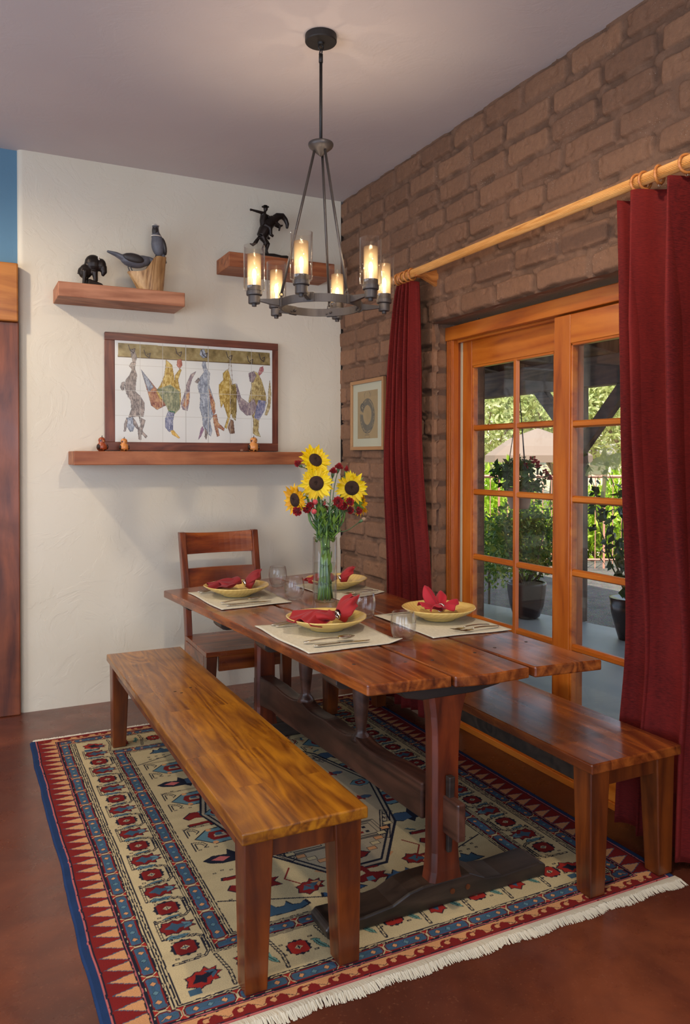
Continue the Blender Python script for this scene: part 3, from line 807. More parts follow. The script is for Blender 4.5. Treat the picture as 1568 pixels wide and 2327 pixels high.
# ends: reciprocal hook motif
per2 = .092; q = ((al/per2) % 1); g_ = f
hook = (g_ < .22) | ((np.hypot((q-.30)*2.0, (g_-.42)*1.0) < .40) & ~(np.hypot((q-.36)*2.0, (g_-.50)) < .20)) | ((q > .44) & (q < .80) & (g_ < .85-.9*np.abs(q-.62)*2))
hook &= (g_ < .95)
put(m & ~side & hook, RD)
hk2 = (np.abs(g_-(.25+.5*np.abs(np.sin(q*PI)))) < .03); put(m & ~side & hk2 & ~hook, NV)
def lines(t0, t1, k):
    w = (t1-t0)/(2*k+1)
    put((t >= t0) & (t < t1), CR)
    for i in range(k): put((t >= t0+w*(2*i+1)*.98) & (t < t0+w*(2*i+2)), NV)
put((t >= 2) & (t < 2.2), NV); put((t >= 2.07) & (t < 2.13), PK)
def cartouche(t0, t1, per):
    m = (t >= t0) & (t < t1); f = (t-t0)/(t1-t0)
    q = ((al/per) % 1)-.5
    put(m, RD2); put(m & ((f < .06) | (f > .94)), NV)
    hw = .455-.14*np.clip(np.abs(f-.5)*2-.35, 0, 1)
    inn = m & (np.abs(q) < hw) & (f > .12) & (f < .88)
    put(m & (np.abs(q) < hw+.045) & (f > .06) & (f < .94), CR); put(m & (np.abs(q) < hw+.02) & (f > .07) & (f < .93), NV)
    put(inn, RD); put(m & (np.abs(q) < hw-.015) & (f > .2) & (f < .8), BL)
    ab = (vnoise(al*1.0, t*1.0+7, 44, 3, 26) > .55)
    put(m & (np.abs(q) < hw-.015) & (f > .2) & (f < .8) & ab, rgb(64,94,122))
    for s, c in ((-.26, PE), (0, BL2), (.26, PE)):
        put(m & ((np.abs(q-s)*per/.0085+np.abs(f-.5)/.17) < 1.3), rgb(40,56,76)); put(m & ((np.abs(q-s)*per/.0085+np.abs(f-.5)/.17) < 1), c)
cartouche(2.2, 3, .150)
lines(3, 3.6, 3)
lines(5, 5.4, 2)
cartouche(5.4, 6, .165)
lines(6, 6.4, 2)
rp.C = C_
fieldm = t >= 6.4
# motifs helpers in rug coordinates
def zig(px, py, n, R, c, rx=1, ry=1, ph=0):
    return [(px+rx*R*(1+.07*(-1)**i)*math.cos(2*PI*i/n+ph), py+ry*R*(1+.07*(-1)**i)*math.sin(2*PI*i/n+ph)) for i in range(n)]
def sq(px, py, s, c=NV):
    rp.poly([(px-s, py-s*.7), (px+s, py-s*.7), (px+s, py+s*.7), (px-s, py+s*.7)], c); rp.poly([(px-s*.5, py-s*.3), (px+s*.5, py-s*.3), (px+s*.5, py+s*.3), (px-s*.5, py+s*.3)], CR)
def rosette(px, py, R, c=RD):
    rp.poly(zig(px, py, 24, R*1.05, NV, 1, .95), NV); 
    for a in range(4):
        t = PI/4+a*PI/2; rp.ell(px+R*.42*math.cos(t), py+R*.42*math.sin(t), R*.5, R*.48, c, 3)
    rp.poly([(px-R*.36, py), (px, py-R*.3), (px+R*.36, py), (px, py+R*.3)], CR); rp.line([(px-R*.2, py), (px+R*.2, py)], .004, BL); rp.line([(px, py-R*.2), (px, py+R*.2)], .004, NV)
def palmette(px, py, R, rot=0, cs=(RD, BL, BL2)):
    def T(pts): return [(px+a*math.cos(rot)-b*math.sin(rot), py+a*math.sin(rot)+b*math.cos(rot)) for a, b in pts]
    out = [(-1.15,0),(-.8,.35),(-.75,.7),(-.3,.62),(0,.75),(.3,.55),(.7,.75),(.75,.35),(1.25,.28),(1.0,0),(1.25,-.28),(.75,-.35),(.7,-.75),(.3,-.55),(0,-.75),(-.3,-.62),(-.75,-.7),(-.8,-.35)]
    rp.poly(T([(a*R*1.1, b*R*1.12) for a, b in out]), NV); rp.poly(T([(a*R, b*R) for a, b in out]), cs[0])
    rp.poly(T([(R*a, R*b) for a, b in [(-.75,0),(-.35,.28),(-.1,.55),(.15,.25),(1.1,.14),(1.1,-.14),(.2,-.2),(-.1,-.55),(-.3,-.2)]]), cs[1])
    rp.poly(T([(R*a, R*b) for a, b in [(.45,.42),(1.0,.22),(1.0,0),(.6,.1)]]), cs[2]); rp.poly(T([(R*a, R*b) for a, b in [(.45,-.42),(1.0,-.22),(1.0,0),(.6,-.1)]]), cs[2])
def leafm(px, py, L, rot, c=BL2):
    def T(pts): return [(px+a*math.cos(rot)-b*math.sin(rot), py+a*math.sin(rot)+b*math.cos(rot)) for a, b in pts]
    o = [(-1,-.1),(-.5,.22),(.1,.34),(.7,.24),(1,.3),(.85,-.05),(.5,-.28),(.1,-.1),(-.35,-.22)]
    rp.poly(T([(a*L*1.12, b*L*1.2) for a, b in o]), NV); rp.poly(T([(a*L, b*L) for a, b in o]), c)
    rp.line(T([(-.6*L, 0), (.1*L, .1*L), (.7*L, .05*L)]), .0035, NV)
def dline(pts, gap=.007, w=.0036, c=NV):
    # two parallel strokes with ticks
    rp.line(pts, gap+w, c); rp.line(pts, gap-w, CR)
    for (x1, y1), (x2, y2) in zip(pts[:-1], pts[1:]):
        L = math.hypot(x2-x1, y2-y1); n = max(1, int(L/.014))
        for i in range(n+1):
            k = i/n; x = x1+(x2-x1)*k; y = y1+(y2-y1)*k; nx, ny = -(y2-y1)/L, (x2-x1)/L
            rp.line([(x-nx*gap/2, y-ny*gap/2), (x+nx*gap/2, y+ny*gap/2)], .003, c)
# main border on the two long sides
for sx in (0, 1):
    MX = lambda a: a if sx == 0 else RW-a
    y = .30; k = 0; per = .222
    while y < RL-.30:
        a0, a1 = .222, .336
        if k % 2 == 0:
            rosette(MX(.277), y+per*.25, .040)
            for (dx, dy) in [(-.035,-.045),(.028,-.05),(-.03,.05),(.036,.045),(.0,.056)]: sq(MX(.277+dx), y+per*.25+dy, .006)
        else:
            palmette(MX(.277), y+per*.25, .046, 0 if sx == 0 else PI)
            leafm(MX(.272), y+per*.25+.050, .034, .15); leafm(MX(.272), y+per*.25-.050, .034, PI-.1)
            sq(MX(.25), y+per*.25-.078, .006); sq(MX(.30), y+per*.25+.078, .006)
        y0 = y+per*.25-per*.25; 
        if k % 2 == 0:
            dline([(MX(.226), y0-.012), (MX(.32), y0-.006), (MX(.336), y0+.012), (MX(.338), y0+.09), (MX(.322), y0+.104), (MX(.226), y0+.118)])
            rp.line([(MX(.329), y0+.004), (MX(.329), y0+.095)], .003, NV)
        else:
            dline([(MX(.226), y0+.004), (MX(.226), y0+.108)], .008)
        y += per*.5+.001; k += 1
# main border on the ends
for sy in (0, 1):
    MY = lambda b: b if sy == 0 else RL-b
    x = .36; k = 0; per = .25
    while x < RW-.36:
        cxm = x+.06
        if k % 2 == 0:
            palmette(cxm, MY(.215), .040, PI/2 if sy == 0 else -PI/2, (RD2, BL, RD))
        else:
            rosette(cxm, MY(.21), .036, RD2)
            for (dx, dy) in [(-.045,.03),(.045,-.03),(.05,.035),(-.05,-.02)]: sq(cxm+dx, MY(.21+dy), .007)
        leafm(x+.128, MY(.20), .034, 1.9 if sy == 0 else -1.9, rgb(104,150,134))
        dline([(x, MY(.14)), (x+.004, MY(.20)), (x-.012, MY(.285))], .009)
        x += .158; k += 1
for sx in (0, 1):
    for sy in (0, 1):
        cx_ = .285 if sx == 0 else RW-.285; cy_ = .20 if sy == 0 else RL-.20
        palmette(cx_, cy_, .045, .4 if sx == sy else -.4, (RD2, NV, BL)); rp.poly([(cx_-.05, cy_-.035), (cx_-.015, cy_-.035), (cx_-.015, cy_-.06), (cx_-.05, cy_-.06)], BL)
# field
F0x, F1x, F0y, F1y = .44, RW-.44, .375, RL-.375
save = rp.C.copy()
rp.C[fieldm] = np.array(CR[:3])
fr = random.Random(12)
def kflower(px, py, R):
    rp.poly([(px-R*1.5, py), (px-R*.5, py-R), (px+R*.7, py-R*.9), (px+R*1.5, py), (px+R*.6, py+R), (px-R*.6, py+R*.9)], NV)
    rp.poly([(px-R*1.4, py), (px-R*.48, py-R*.9), (px+R*.66, py-R*.82), (px+R*1.4, py), (px+R*.56, py+R*.9), (px-R*.56, py+R*.82)], BL2)
    rp.poly(zig(px, py, 10, R*.62, RD, 1.15, .85), NV); rp.poly([(px-R*.72, py), (px-R*.5, py-R*.5), (px+R*.5, py-R*.5), (px+R*.72, py), (px+R*.5, py+R*.5), (px-R*.5, py+R*.5)], RD)
    rp.poly([(px-R*.35, py-R*.18), (px+R*.4, py-R*.22), (px+R*.3, py+R*.2), (px-R*.3, py+R*.15)], CR2); rp.poly([(px-R*.25, py), (px+R*.2, py-R*.05), (px+R*.15, py+R*.3), (px-R*.2, py+R*.3)], BL)
def bracket(px, py, s, d=1):
    for g in (0, .014):
        q = s-g
        rp.line([(px-d*q*.6, py-q), (px-d*q*.6, py+q), (px+d*q*.5, py+q*.7), (px+d*q*.9, py), (px+d*q*.45, py-q*.5)][:5 if g == 0 else 4], .0045, NV)
def bird(px, py, s, d=1, body=NV):
    rp.poly([(px+d*s*a, py+s*b) for a, b in [(-1.1,.1),(-.7,.32),(-.2,.25),(-.1,.6),(.1,.3),(.55,.38),(1.0,.15),(1.05,-.1),(.6,-.35),(.35,-.25),(.2,-.55),(0,-.3),(-.5,-.3),(-.9,-.15)]], body)
    rp.poly([(px+d*s*a, py+s*b) for a, b in [(.1,.25),(.55,.36),(1.0,.14),(1.0,-.08),(.55,-.3),(.1,-.2)]], rgb(66,88,110)); rp.poly([(px+d*s*a, py+s*b) for a, b in [(-.8,.05),(-.45,.2),(-.15,.03),(-.45,-.15)]], PK)
def redtree(px, py, s, d=1):
    rp.poly([(px+s*a, py+d*s*b) for a, b in [(-1,.1),(-.6,.5),(-.2,.45),(0,.75),(.35,.5),(.95,.55),(.75,.2),(1.0,0),(.5,-.1),(.25,-.25),(.2,-.6),(.9,-.52),(.9,-.7),(.2,-.75),(.1,-.98),(-.1,-.98),(-.1,-.75),(-.95,-.8),(-1,-.6),(-.1,-.55),(-.05,-.2),(-.5,-.05),(-.8,-.2)]], NV)
    rp.poly([(px+s*.93*a, py+d*s*.93*b) for a, b in [(-1,.1),(-.6,.5),(-.2,.45),(0,.75),(.35,.5),(.95,.55),(.75,.2),(1.0,0),(.5,-.1),(.25,-.25),(.2,-.6),(.9,-.52),(.9,-.7),(.2,-.75),(.1,-.98),(-.1,-.98),(-.1,-.75),(-.95,-.8),(-1,-.6),(-.1,-.55),(-.05,-.2),(-.5,-.05),(-.8,-.2)]], RD)
    rp.poly([(px-s*.25, py+d*s*.5), (px+s*.15, py+d*s*.5), (px+s*.15, py+d*s*.15), (px-s*.2, py+d*s*.15)], BL2)
def beast(px, py, s, d=1, c=BL):
    rp.poly([(px+d*s*a, py+s*b) for a, b in [(-1.3,-.2),(-1.0,.1),(-.9,.5),(-.6,.3),(-.3,.7),(-.1,.3),(.3,.25),(.5,.6),(.7,.2),(1.1,.1),(1.4,.35),(1.5,-.1),(1.0,-.3),(.2,-.35),(-.8,-.3)]], NV)
    rp.poly([(px+d*s*.9*a, py+s*.85*b) for a, b in [(-1.3,-.2),(-1.0,.1),(-.9,.5),(-.6,.3),(-.3,.7),(-.1,.3),(.3,.25),(.5,.6),(.7,.2),(1.1,.1),(1.4,.35),(1.5,-.1),(1.0,-.3),(.2,-.35),(-.8,-.3)]], c)
for sx in (1, -1):
    for k, yc in enumerate([.62, .80, .98, 1.16, 1.34, 1.52, 1.70]):
        x = RW/2-sx*(RW/2-F0x-.105)
        md = k % 4
        if md in (0, 2) and k != 0: 
            kflower(x+sx*.03, yc, .066); bracket(x-sx*.065, yc+.056, .034, sx); bracket(x-sx*.065, yc-.056, .034, sx); bracket(x+sx*.125, yc+.056, .034, -sx); bracket(x+sx*.125, yc-.056, .034, -sx)
            rp.line([(x-sx*.09, yc+.092), (x+sx*.13, yc+.092)], .004, NV); rp.line([(x-sx*.09, yc+.100), (x+sx*.13, yc+.100)], .003, NV)
            for a in ((-.03,.052),(.075,.052),(-.03,-.052),(.075,-.052)): rp.poly(zig(x+sx*(.03+a[0]*1.0), yc+a[1], 6, .012, PE), PE)
        elif md == 1: bird(x+sx*.03, yc, .105, sx)
        elif md == 3: redtree(x+sx*.03, yc, .095, 1 if k < 4 else -1)
        else: redtree(x+sx*.03, yc-.02, .095, -1)
        for j in range(3): sq(x-sx*(.07-.03*j), yc-.085+.01*(j % 2), .006)
        leafm(x+sx*.10, yc+.075, .022, fr.random()*3, BL2)
# corners: big diagonal lines with hooks and beasts
for sx in (1, -1):
    for sy in (1, -1):
        xx = lambda a: RW/2-sx*(RW/2-F0x-a); yv = lambda b: RL/2-sy*(RL/2-F0y-b)
        rp.line([(xx(-.01), yv(.17)), (xx(.35), yv(.03)), (xx(.5), yv(-.01))], .006, NV)
        beast(xx(.16), yv(.035), .07, sx, BL); beast(xx(.40), yv(.05), .06, -sx, rgb(60,90,120))
        palmette(xx(.30), yv(.12), .045, sx*.4, (RD, BL, PE)); rp.line([(xx(.30), yv(.12)), (xx(.24), yv(.20)), (xx(.28), yv(.26))], .006, RD)
        for j in range(6): sq(xx(.06+.035*(j % 3)), yv(.12-.03*(j//3)), .007)
        rp.poly([(xx(.35), yv(.2)), (xx(.40), yv(.23)), (xx(.44), yv(.19)), (xx(.4), yv(.16))], PE)
# central medallion
cx_, cy_ = RW/2, RL/2
def dia(rx, ry, c, k=1): rp.poly([(cx_-rx, cy_), (cx_-rx*.72, cy_-ry*.6), (cx_-rx*.25, cy_-ry), (cx_+rx*.25, cy_-ry), (cx_+rx*.72, cy_-ry*.6), (cx_+rx, cy_), (cx_+rx*.72, cy_+ry*.6), (cx_+rx*.25, cy_+ry), (cx_-rx*.25, cy_+ry), (cx_-rx*.72, cy_+ry*.6)], c)
dia(.40, .66, NV); dia(.39, .645, CR2); dia(.378, .63, NV); dia(.37, .618, CR2)
for sy in (1, -1):
    Yv = lambda b: cy_+sy*b
    # houses / stepped squares
    for (qx, qy, s) in [(-.12,.40,.09),(.12,.40,.09),(0,.20,.10)]:
        X0, Y0 = cx_+qx, Yv(qy)
        for g in (0, .012, .03): 
            q = s-g; rp.line([(X0-q, Y0-q*.7), (X0+q, Y0-q*.7), (X0+q*1.0, Y0+q*.7), (X0-q, Y0+q*.7)], .004, NV, True)
        for a in (-1, 0, 1):
            for b in (-1, 1): rp.poly([(X0+a*.027-.008, Y0+b*.018-.008), (X0+a*.027+.008, Y0+b*.018-.008), (X0+a*.027+.008, Y0+b*.018+.008), (X0+a*.027-.008, Y0+b*.018+.008)], NV if a else RD)
    for s in (1, -1):
        # long cartouche with crosses and a stepped row of orange blocks
        a = [(cx_+s*.20, Yv(.50)), (cx_+s*.31, Yv(.30)), (cx_+s*.275, Yv(.28)), (cx_+s*.17, Yv(.48))]
        rp.line(a, .005, NV, True); a2 = [(cx_+s*.195, Yv(.485)), (cx_+s*.295, Yv(.305)), (cx_+s*.278, Yv(.295)), (cx_+s*.182, Yv(.475))]; rp.line(a2, .0035, NV, True)
        for i in range(6):
            X0 = cx_+s*(.195+.016*i); Y0 = Yv(.465-.03*i); rp.line([(X0-.008, Y0), (X0+.008, Y0)], .004, NV); rp.line([(X0, Y0-.01), (X0, Y0+.01)], .004, NV)
        for i in range(6):
            X0 = cx_+s*(.10+.030*i); Y0 = Yv(.54-.030*i)
            rp.poly([(X0-.018, Y0-.012), (X0+.018, Y0-.012), (X0+.018, Y0+.012), (X0-.018, Y0+.012)], PE if i % 2 == 0 else CR); rp.line([(X0-.018, Y0-.012), (X0+.018, Y0-.012), (X0+.018, Y0+.012), (X0-.018, Y0+.012)], .003, NV, True)
        bird(cx_+s*.26, Yv(.14), .05, s, RD); leafm(cx_+s*.2, Yv(.08), .03, .6*s, BL); kflower(cx_+s*.33, Yv(.0), .035)
    rp.poly(zig(cx_, Yv(.56), 14, .05, RD, 1.6, .6), NV); rp.poly(zig(cx_, Yv(.56), 14, .045, RD, 1.6, .6), RD)
    redtree(cx_, Yv(.70), .07, sy); rosette(cx_, Yv(.05), .03)
newC = rp.C; out = np.where((t >= 6.4)[..., None], newC, save); rp.C = out
# soft dye variation of the wool itself
ab = .86+.28*vnoise(rp.X, rp.Y*6, 50, 3, 3)
rp.C = np.clip(rp.C*ab[..., None], 0, 1)
ZR = .009
zt = ZR-.0015+(vnoise(rp.X, rp.Y, 52, 3, 3)-.5)*.002
ex = np.minimum(np.minimum(rp.X, RW-rp.X), np.minimum(rp.Y, RL-rp.Y)); zt = np.where(ex < .004, .001, zt)
P = np.stack([RX0+rp.X+(vnoise(rp.Y, rp.Y*0, 53, 3, 4)-.5)*.014*(1-np.clip(rp.X/.3, 0, 1)), RY0+rp.Y, zt], -1)
t_ = NT('rug_wool'); v_ = t_.mapping(); a_ = t_.n('ShaderNodeAttribute', attribute_name='Col')
v2_ = t_.mapping((260, 420, 260)); knot = t_.noise(v2_, 1, 2)
c_ = t_.mix(t_.maprange(knot, .3, .7, 0, .28), a_.outputs['Color'], (.02, .018, .015, 1))
pb = t_.pbsdf(c_, .95, 0, t_.bump(knot, .35, .002)); pb.inputs['Sheen Weight'].default_value = .0; pb.inputs['Specular IOR Level'].default_value = .15
rug = thing('area_rug', 'cream, red and blue patterned wool rug under the dining table', 'rug', ((RX0+RX1)/2, (RY0+RY1)/2, 0))
gridmesh('pile', P, t_.m, rp.C, parent=rug)
def fringe(y, s, L):
    m = MB(); x = RX0+.02
    while x < RX1+.0:
        a = rnd.gauss(0, .22)+.25*math.sin(x*23); l = L*(.93+.09*math.sin(x*31)+rnd.uniform(-.12, .08)); w = rnd.uniform(.0018, .0032); dx = math.sin(a)*l*.35
        p0 = Vector((x, y, .006)); p1 = Vector((x+dx*.4+rnd.gauss(0,.002), y-s*l*.5, .006+rnd.random()*.004)); p2 = Vector((x+dx, y-s*l, .002))
        m.add([p0+Vector((-w, 0, 0)), p0+Vector((w, 0, 0)), p1+Vector((w*.9, 0, .002)), p1+Vector((-w*.9, 0, .001)), p2+Vector((w*.5, 0, 0)), p2+Vector((-w*.5, 0, 0)), p1+Vector((0,0,-.003))],
              [(0,1,2,3),(3,2,4,5),(3,6,2)])
        x += .0016
    return m
FR = simple('fringe_wool', rgb(206,196,172), .95)
tag(mk('fringe', fringe(RY0+.002, 1, .058), FR, rug), 'cream wool fringe', kind='stuff'); tag(mk('fringe', fringe(RY1-.002, -1, .022), FR, rug), kind='stuff')

# ------------------------------------------------------------------ benches
def bench(label, x0, x1, y0, y1, topm, sidem):
    b = thing('bench', label, 'bench', ((x0+x1)/2, (y0+y1)/2, ZR), group='benches along the table')
    mk('seat', MB().box(x0, x1, y0, y1, .426, .460), topm, b, bevel=.005, seg=3)
    iy = .018; ix = .012
    for sx in (0, 1):
        for sy in (0, 1):
            T = .084; Bt = .064
            X0 = x0+ix if sx == 0 else x1-ix; Y0 = y0+iy if sy == 0 else y1-iy
            dx = 1 if sx == 0 else -1; dy = 1 if sy == 0 else -1
            srt = lambda a, b: (min(a, b), max(a, b))
            tb = srt(X0, X0+dx*T)+srt(Y0, Y0+dy*T); bb = srt(X0+dx*.004, X0+dx*(Bt+.004))+srt(Y0+dy*.004, Y0+dy*(Bt+.004))
            mk('leg', MB().taper(bb, tb, ZR, .425), W_BENCHL, b, bevel=.004)
    mk('end_rail', MB().box(x0+.09, x1-.09, y0+.034, y0+.056, .365, .426), W_BENCHL, b, bevel=.002)
    mk('end_rail', MB().box(x0+.09, x1-.09, y1-.056, y1-.034, .365, .426), W_BENCHL, b, bevel=.002)
    mk('side_rail', MB().box(x0+.028, x0+.05, y0+.10, y1-.10, .365, .426), sidem, b, bevel=.002)
    mk('side_rail', MB().box(x1-.05, x1-.028, y0+.10, y1-.10, .365, .426), sidem, b, bevel=.002)
    # walnut plugs
    for (px, py) in [(-.04, .02), (.035, .05), (-.02, -.01)]:
        mk('plug', MB().box((x0+x1)/2+px, (x0+x1)/2+px+.011, (y0+y1)/2+.25+py, (y0+y1)/2+.25+py+.008, .4585, .4606), IRONDARK, b)
    return b
bench('golden brown wooden bench left of the table, nearest the viewer', -1.663, -1.287, -2.822, -.722, W_BENCHT, W_BENCHL)
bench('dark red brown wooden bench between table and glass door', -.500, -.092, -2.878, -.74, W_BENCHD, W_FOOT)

# ------------------------------------------------------------------ trestle table
tb = thing('trestle_table', 'long antique reddish wooden trestle table set for four on the rug', 'dining table', (-.87, -1.75, ZR))
ZT = .76; TH = .036
def board(pts, nm, m=W_TABLE, zt=ZT, th=TH):
    return mk(nm, MB().prism(pts, zt-th, zt, 'z'), m, tb, bevel=.005, seg=2)
board([(-1.374,-.722),(-1.362,-.716),(-1.022,-.636),(-1.004,-1.42),(-.985,-1.47),(-.944,-2.29),(-.930,-2.712),(-1.216,-2.682),(-1.268,-1.95),(-1.318,-1.35)], 'board')
board([(-1.012,-.632),(-.70,-.556),(-.655,-1.40),(-.645,-2.31),(-.641,-2.738),(-.80,-2.745),(-.923,-2.722),(-.934,-2.28),(-.975,-1.47),(-.99,-1.42)], 'board')
board([(-.69,-.554),(-.362,-.47),(-.361,-2.29),(-.354,-2.769),(-.622,-2.744),(-.637,-2.31),(-.645,-1.40)], 'board')
# cross battens under the top
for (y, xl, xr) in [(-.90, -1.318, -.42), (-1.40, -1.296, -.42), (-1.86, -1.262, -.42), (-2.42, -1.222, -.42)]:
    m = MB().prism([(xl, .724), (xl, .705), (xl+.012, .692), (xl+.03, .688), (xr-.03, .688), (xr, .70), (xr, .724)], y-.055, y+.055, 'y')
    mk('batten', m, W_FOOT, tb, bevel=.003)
def trestle(yc):
    # shaped foot running across the table
    prof = [(-1.345,ZR),(-.515,ZR),(-.512,.046),(-.54,.058),(-.62,.056),(-.70,.052),(-.77,.060),(-.83,.088),(-1.01,.088),(-1.06,.080),(-1.12,.056),(-1.22,.046),(-1.335,.050),(-1.35,.035)]
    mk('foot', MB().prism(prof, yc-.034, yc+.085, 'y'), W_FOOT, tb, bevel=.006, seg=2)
    # post: chamfered, waisted, flaring at top and bottom
    m = MB(); rows = []
    for z, w, wr in [(.086,.056,.060),(.12,.050,.053),(.18,.046,.049),(.45,.045,.048),(.56,.046,.052),(.62,.050,.060),(.665,.056,.072),(.688,.060,.080)]:
        c = .014; a = w; b = .033+.003*(z < .15); cx = -.925
        rows.append([(cx-a+c, yc-b, z), (cx+wr, yc-b, z), (cx+wr, yc+b, z), (cx-a+c, yc+b, z), (cx-a, yc+b-c, z), (cx-a, yc-b+c, z)])
    vs = [p for r in rows for p in r]; k = 6
    fs = [(i*k+j, i*k+(j+1) % k, (i+1)*k+(j+1) % k, (i+1)*k+j) for i in range(len(rows)-1) for j in range(k)]+[(5,4,3,2,1,0), tuple(range((len(rows)-1)*k, len(rows)*k))]
    mk('post', m.add(vs, fs), W_POST, tb, bevel=.002)
trestle(-2.64); trestle(-1.00)
# head blocks between posts and top
for yc in (-2.64, -1.00):
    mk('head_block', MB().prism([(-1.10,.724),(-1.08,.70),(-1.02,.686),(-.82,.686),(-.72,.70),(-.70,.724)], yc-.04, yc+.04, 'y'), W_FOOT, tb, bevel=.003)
# long stretcher with scalloped top, runs through both posts
sp = []
y0s, y1s = -2.585, -1.035
N = 60
for i in range(N+1):
    f = i/N; y = y0s+(y1s-y0s)*f
    d = min(abs(y+2.09), abs(y+1.552))
    z = .378-.036*f+.012*math.exp(-(d/.05)**2)-.010*math.sin(PI*min(1, d/.3))
    sp.append((y, z))
bot = [(y1s, .190), (y1s-.18, .212), (y1s-.3, .204), (-1.81, .226), (y0s+.3, .245), (y0s, .256)]
m = MB().prism(sp+bot, -.962, -.892, 'x')
mk('stretcher', m, W_TRESTLE, tb, bevel=.007, seg=2)
# tusk tenon and wedge on the near post
mk('tenon', MB().box(-.936, -.904, -2.755, -2.65, .245, .366), W_TRESTLE, tb, bevel=.006)
mk('wedge', MB().hexa([(-.928,-2.690,.185),(-.912,-2.690,.185),(-.912,-2.676,.185),(-.928,-2.676,.185),(-.930,-2.702,.432),(-.908,-2.702,.432),(-.908,-2.677,.432),(-.930,-2.677,.432)]), W_FOOT, tb, bevel=.003)
mk('tenon', MB().box(-.945, -.915, -.975, -.90, .20, .30), W_TRESTLE, tb, bevel=.005)
for yb in (-1.552, -2.09):
    pr = [(.0,.352),(.036,.352),(.040,.355),(.034,.372),(.022,.385),(.020,.40),(.025,.44),(.031,.50),(.034,.56),(.033,.62),(.030,.70),(.0,.724)]
    mk('spindle', MB().lathe(pr, (-.93, yb, 0), 24), W_TRESTLE, tb, smooth=True)
for (px, py) in [(-.975,-2.50),(-1.145,-2.45),(-.88,-2.52),(-.69,-2.50),(-.58,-2.47),(-.42,-2.45)]:
    mk('peg', MB().lathe([(0, 0), (.0065, 0), (.006, .0012), (0, .0016)], (px, py, ZT-.0004), 10), W_FOOT, tb)
for px in (-.90, -.84):
    mk('peg', MB().lathe([(0, 0), (.011, 0), (.010, .003), (0, .004)], (0, 0, 0), 10).__class__().tube([(px, -2.672, .048), (px, -2.6765, .048)], .009, 12), W_BENCHL, tb)

# ------------------------------------------------------------------ chair
ch = thing('dining_chair', 'dark brown wooden dining chair at the far end of the table', 'chair', (-.955, -.62, 0))
xL, xR = -1.195, -.715
mk('seat', MB().prism([(xL, -.885), (xR, -.885), (xR-.008, -.43), (xL+.008, -.43)], .425, .450, 'z'), W_CHAIR, ch, bevel=.003)
mk('seat_frame', MB().box(xL+.004, xL+.028, -.82, -.46, .345, .424).box(xR-.028, xR-.004, -.82, -.46, .345, .424).box(xL+.07, xR-.07, -.875, -.852, .345, .424).box(xL+.07, xR-.07, -.44, -.42, .345, .424), W_CHAIR, ch, bevel=.002)
WZ = wood('chair_leg_wood', rgb(56,22,8), rgb(100,42,16), rgb(130,60,22), 'z', 5, .32, .25, knots=False)
for s in (0, 1):
    X0 = xL+.004 if s == 0 else xR-.004; d = 1 if s == 0 else -1
    srt = lambda a, b: (min(a, b), max(a, b))
    mk('leg', MB().taper(srt(X0, X0+d*.036)+(-.86, -.824), srt(X0, X0+d*.058)+(-.879, -.82), ZR, .424), WZ, ch, bevel=.003)
    xo = X0+d*.006
    a, b = srt(xo, xo+d*.036)
    m = MB()
    pz = [(0, -.40), (.43, -.44), (.62, -.415), (1.02, -.315)]
    vs = []
    for z, y in pz:
        w = .048 if z > 0 else .036
        sh = -d*.012*max(0, z-.45)
        vs += [(a+sh, y-w/2, z), (b+sh, y-w/2, z), (b+sh, y+w/2, z), (a+sh, y+w/2, z)]
    fs = [(i*4+j, i*4+(j+1) % 4, (i+1)*4+(j+1) % 4, (i+1)*4+j) for i in range(3) for j in range(4)]+[(3,2,1,0), (12,13,14,15)]
    mk('back_post', m.add(vs, fs), WZ, ch, bevel=.004)
def slat(z0, z1, nm):
    m = MB(); vs = []; n = 12
    def yb(z): return np.interp(z, [.43, .62, 1.02], [-.44, -.415, -.315])
    for i in range(n+1):
        f = i/n; x = (xL+.04)+(xR-xL-.08)*f; bow = .022*(1-(2*f-1)**2)
        for z in (z0, z1):
            dz = -.008*(1-(2*f-1)**2) if z == z1 and z1 > .9 else 0
            for w in (-.011, .011): vs.append((x, yb(z)+bow+w, z+dz))
    fs = []
    for i in range(n):
        o = i*4; q = o+4
        fs += [(o, q, q+2, o+2), (o+1, o+3, q+3, q+1), (o+2, q+2, q+3, o+3), (o, o+1, q+1, q)]
    fs += [(0, 2, 3, 1), (n*4, n*4+1, n*4+3, n*4+2)]
    mk(nm, m.add(vs, fs), W_CHAIR, ch, bevel=.002)
slat(.895, 1.018, 'back_slat'); slat(.64, .815, 'back_slat')
